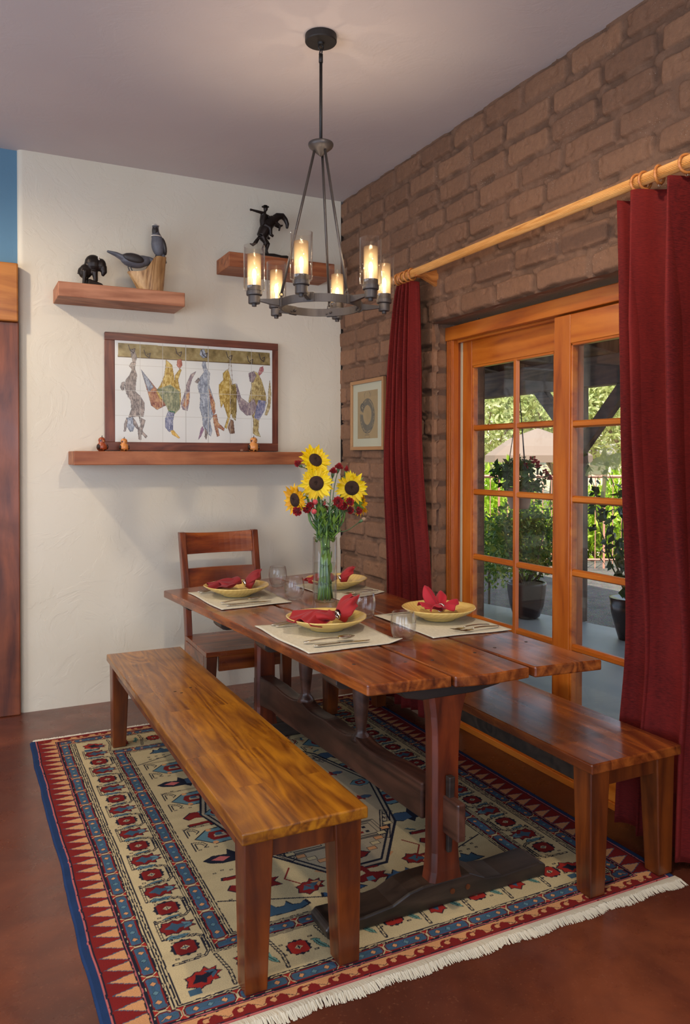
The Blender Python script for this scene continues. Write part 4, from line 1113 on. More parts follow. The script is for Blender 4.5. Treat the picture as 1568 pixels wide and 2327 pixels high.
# ------------------------------------------------------------------ place settings
LINEN = NT('linen'); v_ = LINEN.mapping((1,1,1)); a_ = LINEN.noise(LINEN.mapping((300,40,1)), 1, 2); b_ = LINEN.noise(LINEN.mapping((40,300,1)), 1, 2)
s_ = LINEN.n('ShaderNodeMath', operation='ADD'); LINEN.l(a_, s_.inputs[0]); LINEN.l(b_, s_.inputs[1])
LINEN.pbsdf(LINEN.mix(LINEN.maprange(s_.outputs[0], .7, 1.3, 0, 1), rgb(186,178,152), rgb(214,206,184)), .9, 0, LINEN.bump(s_.outputs[0], .4, .001)); LINEN = LINEN.m
mats_ = [([(-1.285,-.868),(-1.267,-1.372),(-.908,-1.333),(-.905,-.885)], 'pale linen placemat at the far left of the table', (1,1)),
         ([(-1.252,-1.767),(-1.232,-2.267),(-.847,-2.262),(-.835,-1.832)], 'pale linen placemat on the near left of the table', (1,1)),
         ([(-.376,-1.281),(-.680,-1.409),(-.71,-.90),(-.39,-.80)], 'pale linen placemat at the far right, behind the vase', (1,1)),
         ([(-.346,-2.272),(-.706,-2.257),(-.703,-1.779),(-.352,-1.81)], 'pale linen placemat on the near right, closest to the glass door', (1,1))]
for k, (q, lab, _) in enumerate(mats_):
    q = [Vector((a, b, 0)) for a, b in q]
    def F(u, v, k=k, q=q):
        # slightly pulled-in wavy hems
        p = (q[0]*(1-u)+q[1]*u)*(1-v)+(q[3]*(1-u)+q[2]*u)*v
        e = .004*math.sin(7*u+k)*(abs(v-.5)*2)**3
        z = ZT+.0035+.0012*math.sin(9*u+3*v+k)*math.sin(7*v+k)
        edge = max(abs(u-.5), abs(v-.5))*2
        if edge > .96: z += .0012
        cu = max(0, (u-.86))*max(0, (v-.86)) if k in (1,) else (max(0, .14-u)*max(0, v-.0) if False else 0)
        z += cu*.6
        return (p.x+e, p.y+e, z)
    o = mk('placemat', MB().grid(F, 32, 28), LINEN, smooth=True, solid=.003); tag(o, lab, 'placemat', 'linen placemats')
PLATE = NT('yellow_glaze'); v_ = PLATE.mapping(); wv = PLATE.n('ShaderNodeTexWave'); wv.inputs['Scale'].default_value = 16; wv.inputs['Distortion'].default_value = 7; wv.inputs['Detail'].default_value = 2; PLATE.l(v_, wv.inputs['Vector'])
PLATE.pbsdf(PLATE.mix(PLATE.maprange(wv.outputs['Fac'], 0, 1, 0, .45), rgb(226,192,112), rgb(204,166,86)), .22, 0, PLATE.bump(wv.outputs['Fac'], .18, .002), Coat_Weight=.4); PLATE = PLATE.m
prof = [(0,.004),(.062,.004),(.064,.0),(.070,.0),(.073,.006),(.105,.017),(.140,.034),(.158,.047),(.162,.051),(.160,.053),(.155,.051),(.135,.038),(.100,.022),(.070,.012),(0,.010)]
pl_pos = [(-1.088,-1.055,0,'pale yellow bowl plate at the far left place, under a dark red napkin'), (-1.012,-1.945,0,'pale yellow bowl plate at the near left place, under a red napkin'), (-.55,-1.075,0,'pale yellow bowl plate at the far right place, half hidden by the vase'), (-.502,-1.985,0,'pale yellow bowl plate at the near right place, under a pink red napkin')]
pz0 = ZT+.0082
p0 = mk('dinner_plate', MB().lathe(prof, (0,0,0), 48, mod=lambda t, z: 1+(.012*math.sin(5*t)+.008*math.sin(9*t+1))*(z/.05)), PLATE, smooth=True)
for k, (x, y, a, lab) in enumerate(pl_pos):
    o = p0 if k == 0 else dup(p0)
    o.location = (x, y, pz0); o.rotation_euler.z = k*1.1; tag(o, lab, 'plate', 'yellow dinner plates')
    if k == 3: o.scale = (.97,.97,1)
def cloth(name, c):
    t = NT(name); v = t.mapping(); n = t.noise(v, 400, 2)
    p = t.pbsdf(c, .72, 0, t.bump(n, .15, .0005)); p.inputs['Sheen Weight'].default_value = .08; return t.m
NAPR = cloth('red_napkin', rgb(148,8,12)); NAPD = cloth('deep_red_napkin', rgb(126,7,12)); NAPK = cloth('pink_red_napkin', rgb(168,6,30))
def napkin(label, x, y, rz, mat, s=1.0, seed=0, mode=0):
    r = random.Random(seed)
    t = thing('napkin', label, 'napkin', (x, y, pz0+.019), rz, 'red cloth napkins')
    ph = r.random()*6
    if mode == 0:
        def FA(u, v):     # broad half spread over the plate towards -X, with loose rounded folds
            w = (v-.5)*2; L = .180*(1-.22*abs(w)**3)
            f = math.sin(w*PI*1.9+ph)+.45*math.sin(w*PI*4.1+2.2*ph+u*2)
            rr = .012+L*u; hw = .014+.092*u**.75
            xx = -rr*(1-.25*w*w*u)+.012*math.sin(w*6+ph)*u; yy = hw*w+.012*math.sin(u*6+3*w)*u
            zz = .040-.014*u+.020*f*(.35+.65*u)*(1-.2*u)+.020*math.exp(-((u-.45)/.3)**2)*(1-w*w)
            q = math.hypot(xx, yy); return (xx, yy, max(zz, -.006+.26*max(0, q-.07)))
        mk('wide_fold', MB().grid(FA, 40, 72), mat, t, local=True, smooth=True, solid=.0022)
        def FC(u, v):     # S-shaped fold riding on top
            w = (v-.5)*2; k = -.03-.105*u
            a = w*2.3; R = .020+.010*math.sin(PI*u)
            return (k+.012*math.cos(a+ph), -.010+.028*math.sin(ph+u*4)*.6+R*math.sin(a)*1.5, .046+.016*math.cos(a)-.018*u+.006*math.sin(7*u+ph))
        mk('rolled_fold', MB().grid(FC, 26, 30), mat, t, local=True, smooth=True, solid=.0022)
        def FB(u, v):     # bunched tail rising on the other side of the ring
            a = (v-.5)*2*PI*.96; flare = .012+.040*math.sin(min(1, .12+u)*PI*.72)
            R = flare*(1+.20*math.sin(5*a+ph)*u+.13*math.sin(9*a+1)*u)
            bx = .008+.066*u; bz = .034+.030*u
            return (bx+.35*R*math.cos(a)*u-.018*u*u*math.sin(a/2)**2, math.sin(a)*R*.95, bz+math.cos(a)*R*.8-.006*u*math.cos(5*a))
        mk('upright_fold', MB().grid(FB, 28, 60), mat, t, local=True, smooth=True, solid=.0022)
        def FD(u, v):     # inner twist of the tail
            a = v*2*PI*1.2; R = .020*math.sin(.4+u*2.2)*(1-.45*v)
            return (.030+.050*u, R*math.sin(a), .054+.036*u+R*math.cos(a)*.8)
        mk('inner_fold', MB().grid(FD, 16, 44), mat, t, local=True, smooth=True, solid=.0022)
    else:
        for (ang, L, wd, hi, tip, tw) in [(2.75,.115,.052,.030,.012,.3),(3.6,.105,.050,.034,.004,-.4),(-.25,.105,.048,.030,.006,.2),(.45,.095,.044,.042,.030,.8),(1.6,.075,.040,.060,.052,1.2),(-1.1,.070,.045,.026,.0,-.5)]:
            def FE(u, v, ang=ang, L=L, wd=wd, hi=hi, tip=tip, tw=tw):
                w = (v-.5)*2; W = wd*(.22+.78*math.sin(min(1, u*1.15+.05)*PI*.5))*(1-.25*max(0, u-.8)*5*abs(w))
                a = w*1.9+tw*u
                xx = .006+L*u-.010*w*w; yy = W*math.sin(a*.62)*.85; zz = .030+hi*math.sin(u*PI*.62)*(.25+.75*math.cos(a*.8))+tip*u*u+.005*math.sin(6*w+3*u)
                c, s_ = math.cos(ang), math.sin(ang); return (xx*c-yy*s_, xx*s_+yy*c, max(zz, .22*max(0, L*u-.06)))
            mk('fold', MB().grid(FE, 20, 30), mat, t, local=True, smooth=True, solid=.0022)
    t.scale = (s, s, s)
    rg = mk('napkin_ring', MB().torus((0,0,0), .0165, .0030, 'x', 28, 8), SILVER, smooth=True, local=True)
    rg.location = (x+.006*math.cos(rz), y, pz0+.052); rg.rotation_euler = (0, -.5 if mode == 0 else .1, rz); rg.scale = (2.0, 1, 1)
    return t, rg
naps = [('dark red napkin fanned over the far left plate', -1.045,-1.035, -.15, NAPD, .98, 3, 0, 'silver napkin ring on the far left napkin'),
        ('red napkin fanned over the near left plate', -.972,-1.955, .10, NAPR, 1.05, 5, 0, 'silver napkin ring on the near left napkin'),
        ('red napkin on the far right plate, split by the vase in view', -.545,-1.10, -.3, NAPR, .95, 9, 0, 'silver napkin ring on the far right napkin'),
        ('bright pink red napkin bunched on the near right plate', -.515,-2.01, .45, NAPK, .88, 14, 1, 'silver napkin ring round the pink red napkin')]
for lab, x, y, rz, m_, s, sd, md, rl in naps:
    t, rg = napkin(lab, x, y, rz, m_, s, sd, md)
    tag(rg, rl, 'napkin ring', 'silver napkin rings')
# cutlery prototypes, lying along +X from the origin, bowl/tines/blade toward +X
def arch(x, L): return .004+.007*math.sin(PI*min(1, max(0, x/L)))
def handle(m, L0, L1, w0, w1, L):
    n = 12; vs = []
    for i in range(n+1):
        x = L0+(L1-L0)*i/n; f = i/n; w = w0*(1-f)+w1*f; 
        if i == 0: w *= .5
        z = arch(x, L); h = .0016
        vs += [(x,-w,z-h),(x,w,z-h),(x,w*.7,z+h),(x,-w*.7,z+h)]
    fs = [(i*4+j, i*4+(j+1) % 4, i*4+4+(j+1) % 4, i*4+4+j) for i in range(n) for j in range(4)]+[(3,2,1,0), (n*4, n*4+1, n*4+2, n*4+3)]
    return m.add(vs, fs)
def mkspoon():
    t = thing('spoon'); mk('handle', handle(MB(), 0, .135, .0085, .0028, .2), STEEL, t, local=True, smooth=True)
    def F(u, v): a = v*2*PI; r = u; return (.165+.033*r*math.cos(a), .0205*r*math.sin(a)*(1-.15*math.cos(a)), .006+.009*r*r-.001)
    mk('bowl', MB().grid(F, 8, 29), STEEL, t, local=True, smooth=True, solid=.0012); return t
def mkfork():
    t = thing('fork'); mk('handle', handle(MB(), 0, .135, .008, .0028, .19), STEEL, t, local=True, smooth=True)
    m = MB(); m.hexa([(.130,-.003,.003),(.155,-.0115,.004),(.155,.0115,.004),(.130,.003,.003),(.130,-.003,.006),(.155,-.0115,.0062),(.155,.0115,.0062),(.130,.003,.006)])
    for k in range(4):
        y = -.0095+.0063*k; m.tube([(.152, y, .005), (.175, y, .0045), (.20, y, .009)], [.0016, .0015, .0008], 6)
    mk('tines', m, STEEL, t, local=True); return t
def mkknife():
    t = thing('knife'); mk('handle', handle(MB(), 0, .105, .008, .006, 1.0), STEEL, t, local=True, smooth=True)
    mk('blade', MB().prism([(.103,-.006),(.19,-.010),(.215,-.006),(.225,.004),(.103,.006)], .0045, .0062, 'z'), STEEL, t, local=True); return t
protoc = {'fork': mkfork(), 'spoon': mkspoon(), 'knife': mkknife()}; usedc = set()
def cut(kind, x, y, rz, lab, dz=0, flip=False):
    p = protoc[kind]; o = p if kind not in usedc else dup(p); usedc.add(kind)
    o.location = (x, y, ZT+.0080+dz); o.rotation_euler = (0, 0, rz); tag(o, lab, kind, {'fork':'forks on the placemats','spoon':'spoons on the placemats','knife':'knives on the placemats'}[kind])
z = 0
cut('spoon', -1.195, -2.145, -.12, 'steel spoon nearest the plate edge on the near left placemat', .003)
cut('knife', -1.18, -2.20, -.07, 'steel knife along the front hem of the near left placemat')
cut('fork', -1.19, -1.800, .05, 'outer steel fork beside the plate on the near left placemat')
cut('fork', -1.185, -1.835, .10, 'inner steel fork tucked by the plate on the near left placemat', .001)
cut('spoon', -1.235, -1.262, .02, 'steel spoon beside the plate on the far left placemat', .003)
cut('knife', -1.225, -1.315, .02, 'steel knife along the near hem of the far left placemat')
cut('fork', -1.245, -.90, .05, 'outer steel fork on the far left placemat')
cut('fork', -1.242, -.935, .08, 'inner steel fork on the far left placemat', .001)
cut('fork', -.39, -2.180, PI+.12, 'steel fork nearer the plate on the near right placemat')
cut('fork', -.375, -2.225, PI+.06, 'steel fork near the front hem of the near right placemat')
cut('knife', -.44, -1.800, PI+.05, 'steel knife at the far hem of the near right placemat')
cut('fork', -.41, -1.275, PI+.30, 'steel fork on the far right placemat behind the vase')
cut('fork', -.42, -1.235, PI+.25, 'second steel fork on the far right placemat behind the vase')
# tumblers
gp = [(0,0),(.030,0),(.036,.004),(.045,.025),(.0495,.055),(.047,.085),(.0415,.106),(.0403,.107),(.0395,.105),(.0450,.084),(.0473,.055),(.043,.027),(.034,.012),(0,.010)]
g0 = mk('tumbler', MB().lathe(gp, (0,0,0), 48, mod=lambda t, z: 1+.010*math.cos(8*t)*(1 if .015 < z < .095 else 0)), GLASS, smooth=True)
for k, (x, y, lab) in enumerate([(-.815,-2.215,'clear rounded tumbler nearest the viewer, beside the near right placemat'),(-.755,-1.785,'clear rounded tumbler between the vase and the near right plate'),(-.858,-1.245,'clear rounded tumbler just left of the vase'),(-.79,-.85,'clear rounded tumbler farthest back, beside the chair')]):
    o = g0 if k == 0 else dup(g0); o.location = (x, y, ZT+.0006); tag(o, lab, 'glass', 'clear tumblers'); o.rotation_euler.z = k*.3

# ------------------------------------------------------------------ vase and flowers
VX, VY = -.842, -1.565
vase = thing('glass_vase', 'tall clear cylindrical glass vase of sunflowers in the middle of the table', 'vase', (VX, VY, ZT))
vz = ZT+.0006
mk('glass_wall', MB().lathe([(0,0),(.052,0),(.055,.004),(.055,.33),(.0535,.3315),(.0515,.33),(.0510,.046),(.046,.040),(0,.038)], (VX, VY, vz), 48), VGLASS, vase, smooth=True)
mk('water', MB().lathe([(0,.0385),(.045,.0405),(.0505,.047),(.0506,.215),(0,.2155)], (VX, VY, vz), 40), WATER, vase, smooth=True)
mk('sticker', MB().prism([(VX-.006,.010),(VX+.006,.010),(VX+.004,.017),(VX-.005,.018)], VY-.0562, VY-.0557, 'y'), simple('label_red', rgb(196,50,50), .5), vase)
STEMG = leafmat('flower_stem', rgb(84,122,44), rgb(116,150,58), rgb(140,166,72), .15)
STEMD = leafmat('carnation_stem', rgb(70,104,58), rgb(96,128,84), rgb(116,144,100), .15)
PETAL = leafmat('sunflower_petal', rgb(236,196,4), rgb(246,216,10), rgb(250,226,30), .35, .5)
PETAL2 = leafmat('sunflower_petal_deep', rgb(226,160,10), rgb(240,184,14), rgb(246,200,20), .35, .5)
SEED = simple('sunflower_disc', rgb(52,30,18), .95, 0, (160, 1, .004))
CARN = cloth('carnation_red', rgb(158,6,18)); BUDP = cloth('carnation_bud', rgb(196,74,76))
def stem_path(head, back, base, n=9):
    h = Vector(head); b = Vector(back); mz = Vector((VX+(h.x-VX)*.16, VY+(h.y-VY)*.16, ZT+.335)); bs = Vector(base)
    pts = []
    c1 = h+b*.06
    ctrl = [h, c1, Vector((VX+(h.x-VX)*.55, VY+(h.y-VY)*.55, (h.z+mz.z)/2-.01)), mz, (mz+bs)/2+Vector((rnd.uniform(-.004,.004), rnd.uniform(-.004,.004), 0)), bs]
    P = [ctrl[0]]+ctrl+[ctrl[-1]]
    for i in range(1, len(P)-2):
        for k in range(4):
            t = k/4; a, b_, c, d = P[i-1], P[i], P[i+1], P[i+2]
            pts.append(.5*((2*b_)+(-a+c)*t+(2*a-5*b_+4*c-d)*t*t+(-a+3*b_-3*c+d)*t**3))
    pts.append(ctrl[-1])
    # keep inside the vase below the rim
    for q in pts:
        if q.z < ZT+.345:
            d = Vector((q.x-VX, q.y-VY)); 
            if d.length > .042: d = d.normalized()*.042; q.x = VX+d.x; q.y = VY+d.y
    return pts
def basept(k):
    a = k*2.4; r = .010+.028*((k*7 % 10)/10); return (VX+r*math.cos(a), VY+r*math.sin(a), vz+.046+.004*(k % 3))
def sunflower(pos, face, R, label, k, pm=PETAL, rd=.42, seed=0):
    r = random.Random(seed+k*13)
    t = thing('sunflower', label, 'sunflower', pos, group='sunflowers in the vase')
    f = Vector(face).normalized(); Q = f.to_track_quat('Z', 'Y').to_matrix(); p = Vector(pos)
    Rd = R*rd
    # seed disc, slightly domed with dimpled middle
    def FD(u, v): a = v*2*PI; return p+Q @ Vector((Rd*u*math.cos(a), Rd*u*math.sin(a), .010*(1-u**3)-.006*math.exp(-(u/.35)**2)+.0015*math.sin(40*u)*math.sin(23*a)))
    mk('seed_disc', MB().grid(FD, 16, 49), SEED, t, smooth=True, solid=.004)
    m = MB()
    for L_ in range(3):
        n = 15
        for i in range(n):
            a = 2*PI*(i+L_/3)/n+r.uniform(-.1, .1); ln = (R-Rd*.9)*r.uniform(.80, 1.28)*(1-.07*L_); w = R*.122*r.uniform(.8, 1.2)
            ca, sa = math.cos(a), math.sin(a); tilt = r.uniform(-.25, .35)+.18*L_; curl = r.uniform(-.5, .5); ns = 7; tw = r.uniform(-.5, .5)
            vs = []
            for s in range(ns):
                u = s/(ns-1); ww = w*(math.sin(PI*min(1, (u**.9*.88+.12)))**1.05)*(1 if u < .98 else 0.1)+.0004
                rr = Rd*.88+ln*u*math.cos(tilt*u*.6); zz = -.002-.003*L_+ln*u*math.sin(tilt)*.8+ln*.22*u*u*curl
                for q, zc in ((-1, .35), (0, 0), (1, .35)):
                    y = q*ww; z2 = zz+abs(q)*ww*zc+q*ww*tw*u
                    vs.append(p+Q @ Vector((rr*ca-y*sa, rr*sa+y*ca, z2)))
            m.add(vs, [(3*s+j, 3*s+j+1, 3*s+j+4, 3*s+j+3) for s in range(ns-1) for j in range(2)])
    mk('petal_ring', m, pm, t, smooth=True)
    m = MB()
    m.ell(p-f*.012, (Rd*.85, Rd*.85, .012), 14, Q)
    for i in range(16):
        a = 2*PI*i/16+r.uniform(-.15, .15); ln = R*r.uniform(.55, .8); w = R*.12
        pts = [(Rd*.5, -w, -.012), (Rd*.5, w, -.012), (Rd*.5+ln*.5, w*.7, -.010), (Rd*.5+ln*.5, -w*.7, -.010), (Rd*.5+ln, 0, -.004+r.uniform(-.02, .006))]
        m.add([p+Q @ Vector((x*math.cos(a)-y*math.sin(a), x*math.sin(a)+y*math.cos(a), z)) for x, y, z in pts], [(0,1,2,3),(3,2,4)])
    mk('calyx', m, STEMG, t)
    mk('stem', MB().tube(stem_path(p-f*.015, -f, basept(k)), .0055, 8), STEMG, t, smooth=True)
    return t
cd = Vector((-.41, -.91, -.02))
sunflower((-.889, -1.575, 1.336), (-.45, -.88, .05), .076, 'large sunflower facing the viewer, just below the topmost one', 0)
sunflower((-.880, -1.545, 1.440), (.05, -.90, .45), .073, 'topmost sunflower tilted upward above the others', 1)
sunflower((-.708, -1.570, 1.312), (-.52, -.85, -.06), .077, 'big sunflower on the right, facing the viewer', 2)
sunflower((-.985, -1.555, 1.262), (-.98, -.30, -.10), .072, 'drooping sunflower on the far left, seen from the side', 3, PETAL2)
sunflower((-.648, -1.530, 1.240), (.80, .10, .05), .060, 'small sunflower turned away at the right edge of the bouquet', 4, PETAL2)
def carnation(pos, face, R, label, k, m_=CARN, bud=False):
    t = thing('carnation', label, 'carnation', pos, group='red carnations in the vase')
    f = Vector(face).normalized(); Q = f.to_track_quat('Z', 'Y').to_matrix(); p = Vector(pos); r = random.Random(k)
    m = MB()
    if bud: m.ell(p+f*.004, (R, R, R*1.1), 12, Q)
    else:
        for L_ in range(5):
            n = 40; rr = R*(1-.17*L_)
            vs = []
            for i in range(n):
                a = 2*PI*i/n; ruf = math.sin(a*(6+L_)+L_*2)*.22+math.sin(a*13+L_)*.12
                vs.append(p+Q @ Vector((.22*R*math.cos(a), .22*R*math.sin(a), -.004)))
                vs.append(p+Q @ Vector((rr*.7*math.cos(a), rr*.7*math.sin(a), .003+.004*L_+ruf*R*.25)))
                vs.append(p+Q @ Vector((rr*(1+.08*math.sin(9*a))*math.cos(a), rr*(1+.08*math.sin(9*a))*math.sin(a), .006+.0045*L_+ruf*R*.8)))
            m.add(vs, [(3*i+j, 3*((i+1) % n)+j, 3*((i+1) % n)+j+1, 3*i+j+1) for i in range(n) for j in range(2)])
    mk('blossom', m, m_, t, smooth=True)
    mk('calyx', MB().tube([p-f*.002, p-f*.012, p-f*.024], [.008 if not bud else R*.8, .0075, .004], 10), STEMD, t, smooth=True)
    mk('stem', MB().tube(stem_path(p-f*.024, -f, basept(k+9)), .0022, 6), STEMD, t, smooth=True)
cl = [((-.962,-1.545,1.421),(-.8,-.3,.5),.017,0,'red carnation peeking out left of the topmost sunflower'),
 ((-.799,-1.56,1.383),(0,-.3,.95),.019,0,'dark red carnation on a tall stem between the sunflowers'),
 ((-.757,-1.53,1.402),(.1,-.3,.95),.021,0,'highest red carnation, right of the tall dark one'),
 ((-.718,-1.53,1.390),(.1,-.2,.95),.012,0,'small red carnation tip above the right sunflower'),
 ((-.990,-1.60,1.217),(-.7,-.5,-.3),.022,0,'dark red carnation lowest at the far left'),
 ((-.938,-1.585,1.222),(-.5,-.8,.2),.019,0,'red carnation beneath the drooping left sunflower'),
 ((-.921,-1.58,1.235),(-.3,-.8,.4),.017,0,'red carnation under the large front sunflower'),
 ((-.912,-1.60,1.212),(-.3,-.9,0),.0125,1,'pink red carnation bud at the lower left of the bouquet'),
 ((-.900,-1.585,1.252),(-.3,-.9,.2),.0125,1,'pink red bud just under the front sunflower'),
 ((-.856,-1.58,1.245),(0,-.9,.2),.010,1,'small pink red bud below the centre of the bouquet'),
 ((-.840,-1.57,1.222),(0,-.8,.2),.011,0,'deep red carnation at the centre of the bouquet'),
 ((-.795,-1.60,1.250),(-.1,-.9,.3),.025,0,'large bright red carnation left of the right sunflower'),
 ((-.782,-1.59,1.232),(0,-.9,.3),.017,0,'red carnation behind the large bright one'),
 ((-.738,-1.605,1.250),(0,-.9,.4),.020,0,'bright red carnation overlapping the right sunflower'),
 ((-.755,-1.57,1.230),(0,-.9,.2),.020,0,'dark red carnation between two bright ones'),
 ((-.720,-1.57,1.210),(.2,-.9,.1),.018,0,'red carnation lower right under the right sunflower'),
 ((-.688,-1.59,1.208),(.3,-.9,.1),.018,0,'rightmost red carnation beside the small sunflower'),
 ((-.640,-1.55,1.163),(.5,-.5,.5),.009,1,'dried tan bud on a thin stalk at the right')]
DRY = cloth('dry_bud', rgb(170,140,110))
for k, (p_, f_, R, b, lab) in enumerate(cl):
    carnation(p_, f_, R, lab, k, (DRY if k == 17 else BUDP) if b else CARN, bool(b))
# leafy stems
gl_ = []
for k in range(40):
    a = k*2.4+.5; R = .015+.075*((k*3 % 8)/8); top = ZT+.37+.15*((k*5 % 9)/9)
    hd = (VX+R*math.cos(a), VY+R*math.sin(a)*.8, top)
    path = stem_path(hd, (0, 0, -1), basept(k+30))
    t = thing('foliage_stem', 'narrow green leafy stem among the flowers in the vase', 'leafy stem', hd, group='leafy stems in the vase')
    mk('stem', MB().tube(path, .002+.001*(k % 3), 5), STEMD if k % 2 else STEMG, t, smooth=True)
    m = MB(); r = random.Random(k)
    for j in range(2, len(path)-2, 2):
        q = path[j]
        for s in range(4):
            inside = q.z < ZT+.34
            L = r.uniform(.03, .06)*(.45 if inside else 1); aa = r.uniform(0, 2*PI); el = r.uniform(.7, 1.3)
            d = Vector((math.cos(aa)*math.cos(el), math.sin(aa)*math.cos(el), math.sin(el))); sd = d.cross(Vector((0,0,1))).normalized()*(.004+.005*(k % 3 == 0))
            m.add([q, q+d*L*.5+sd, q+d*L+Vector((d.x, d.y, -.3))*L*.25, q+d*L*.5-sd], [(0,1,2,3)])
    mk('foliage', m, STEMD if k % 3 else STEMG, t)
# broad leaves inside the glass
for k, (dx, dy, z) in enumerate([(-.02,-.032,.24),(.0,-.035,.235),(.01,-.03,.20),(-.025,-.02,.17),(.03,.0,.25)]):
    t = thing('vase_leaf', 'broad green sunflower leaf pressed inside the glass vase', 'leaf', (VX+dx, VY+dy, ZT+z), group='broad leaves inside the vase')
    p = Vector((VX+dx, VY+dy, ZT+z)); vs = []
    def F(u, v):
        w = (v-.5)*2; L = .055; x = w*.014*math.sin(PI*(u*.9+.08)); q = Vector((x+dx*.2*u, -.004*abs(w), L*(u-.5)*(-1 if k % 2 else 1)))
        q.rotate(Euler((0, .5-.4*k, .3*k))); r_ = p+q; d = Vector((r_.x-VX, r_.y-VY))
        if d.length > .046: d = d.normalized()*.046; r_.x = VX+d.x; r_.y = VY+d.y
        return r_
    mk('leaf_blade', MB().grid(F, 8, 5), STEMG, t, smooth=True)

# ------------------------------------------------------------------ chandelier
HX, HY = -.984, -1.829
cz = thing('chandelier', 'dark bronze ring chandelier with six lit glass shades over the table', 'chandelier', (HX, HY, 2.05))
mk('canopy', MB().lathe([(0,3.180),(.064,3.180),(.065,3.176),(.065,3.154),(.062,3.150),(.014,3.150),(.012,3.142),(0,3.142)], (HX, HY, 0), 40), IRONDARK, cz, smooth=False, bevel=0)
mk('hook', MB().torus((HX, HY, 3.132), .011, .003, 'y', 16, 6).torus((HX, HY, 3.112), .011, .003, 'x', 16, 6), IRONDARK, cz, smooth=True)
mk('rod', MB().tube([(HX, HY, 3.104), (HX, HY, 3.07)], .0085, 16).tube([(HX, HY, 3.07), (HX, HY, 2.725)], .0065, 16), IRONDARK, cz, smooth=True)
mk('hub', MB().lathe([(0,2.742),(.050,2.742),(.052,2.738),(.052,2.732),(.048,2.724),(.034,2.712),(.018,2.700),(.004,2.688),(0,2.687)], (HX, HY, 0), 40), IRON, cz, smooth=True)
angs = [math.radians(a) for a in (170, 110, -130, -70, -10, 50)]
R0 = .168; RZ0, RZ1 = 2.062, 2.094
mk('ring_band', MB().lathe([(R0-.008,RZ0),(R0,RZ0),(R0,RZ1),(R0-.008,RZ1)], (HX, HY, 0), 96, close=True), IRON, cz, smooth=False)
for (tx, ty) in [(-1.150,-1.80), (-.885,-1.70), (-.945,-1.99)]:
    d = Vector((tx-HX, ty-HY, 0)).normalized()
    a = Vector((HX, HY, 2.706))+d*.028; b = Vector((HX, HY, 2.120))+d*(R0-.004)
    sr = mk('support_rod', MB().tube([a, b], .0055, 14), IRON, cz, smooth=True)
    m = MB().torus(tuple(b+Vector((0,0,-.008))), .008, .0022, 'x' if abs(d.x) < .7 else 'y', 14, 6).torus(tuple(b+Vector((0,0,-.020))), .008, .0022, 'y' if abs(d.x) < .7 else 'x', 14, 6)
    mk('hook', m, IRON, sr, smooth=True)
def frost():
    t = NT('frosted_lit_shade')
    tc = t.n('ShaderNodeTexCoord'); sx = t.n('ShaderNodeSeparateXYZ'); t.l(tc.outputs['Generated'], sx.inputs[0])
    d = t.n('ShaderNodeMath', operation='SUBTRACT'); t.l(sx.outputs['Z'], d.inputs[0]); d.inputs[1].default_value = .36
    ab = t.n('ShaderNodeMath', operation='ABSOLUTE'); t.l(d.outputs[0], ab.inputs[0])
    lw = t.n('ShaderNodeLayerWeight'); lw.inputs[0].default_value = .5
    st = t.maprange(ab.outputs[0], 0, .62, 1.0, .30)
    fc = t.maprange(lw.outputs['Facing'], .0, .9, 1.15, .62)
    mu = t.n('ShaderNodeMath', operation='MULTIPLY'); t.l(st, mu.inputs[0]); t.l(fc, mu.inputs[1])
    em = t.n('ShaderNodeEmission'); t.l(t.ramp(mu.outputs[0], [(.2, rgb(226,168,120)), (.6, rgb(255,206,140)), (1, rgb(255,232,170))]), em.inputs[0])
    m2 = t.n('ShaderNodeMath', operation='MULTIPLY'); t.l(mu.outputs[0], m2.inputs[0]); m2.inputs[1].default_value = SHADE; t.l(m2.outputs[0], em.inputs[1])
    tr = t.n('ShaderNodeBsdfTransparent'); tr.inputs[0].default_value = (1, .97, .93, 1)
    mx = t.n('ShaderNodeMixShader'); mx.inputs[0].default_value = .42; t.l(tr.outputs[0], mx.inputs[1]); t.l(em.outputs[0], mx.inputs[2]); t.l(mx.outputs[0], t.out.inputs['Surface']); return t.m
FROST = frost(); BULBS = []
BULBG = NT('glowing_bulb'); e_ = BULBG.n('ShaderNodeEmission'); e_.inputs[0].default_value = (1, .80, .52, 1); e_.inputs[1].default_value = 14; BULBG.l(e_.outputs[0], BULBG.out.inputs['Surface']); BULBG = BULBG.m
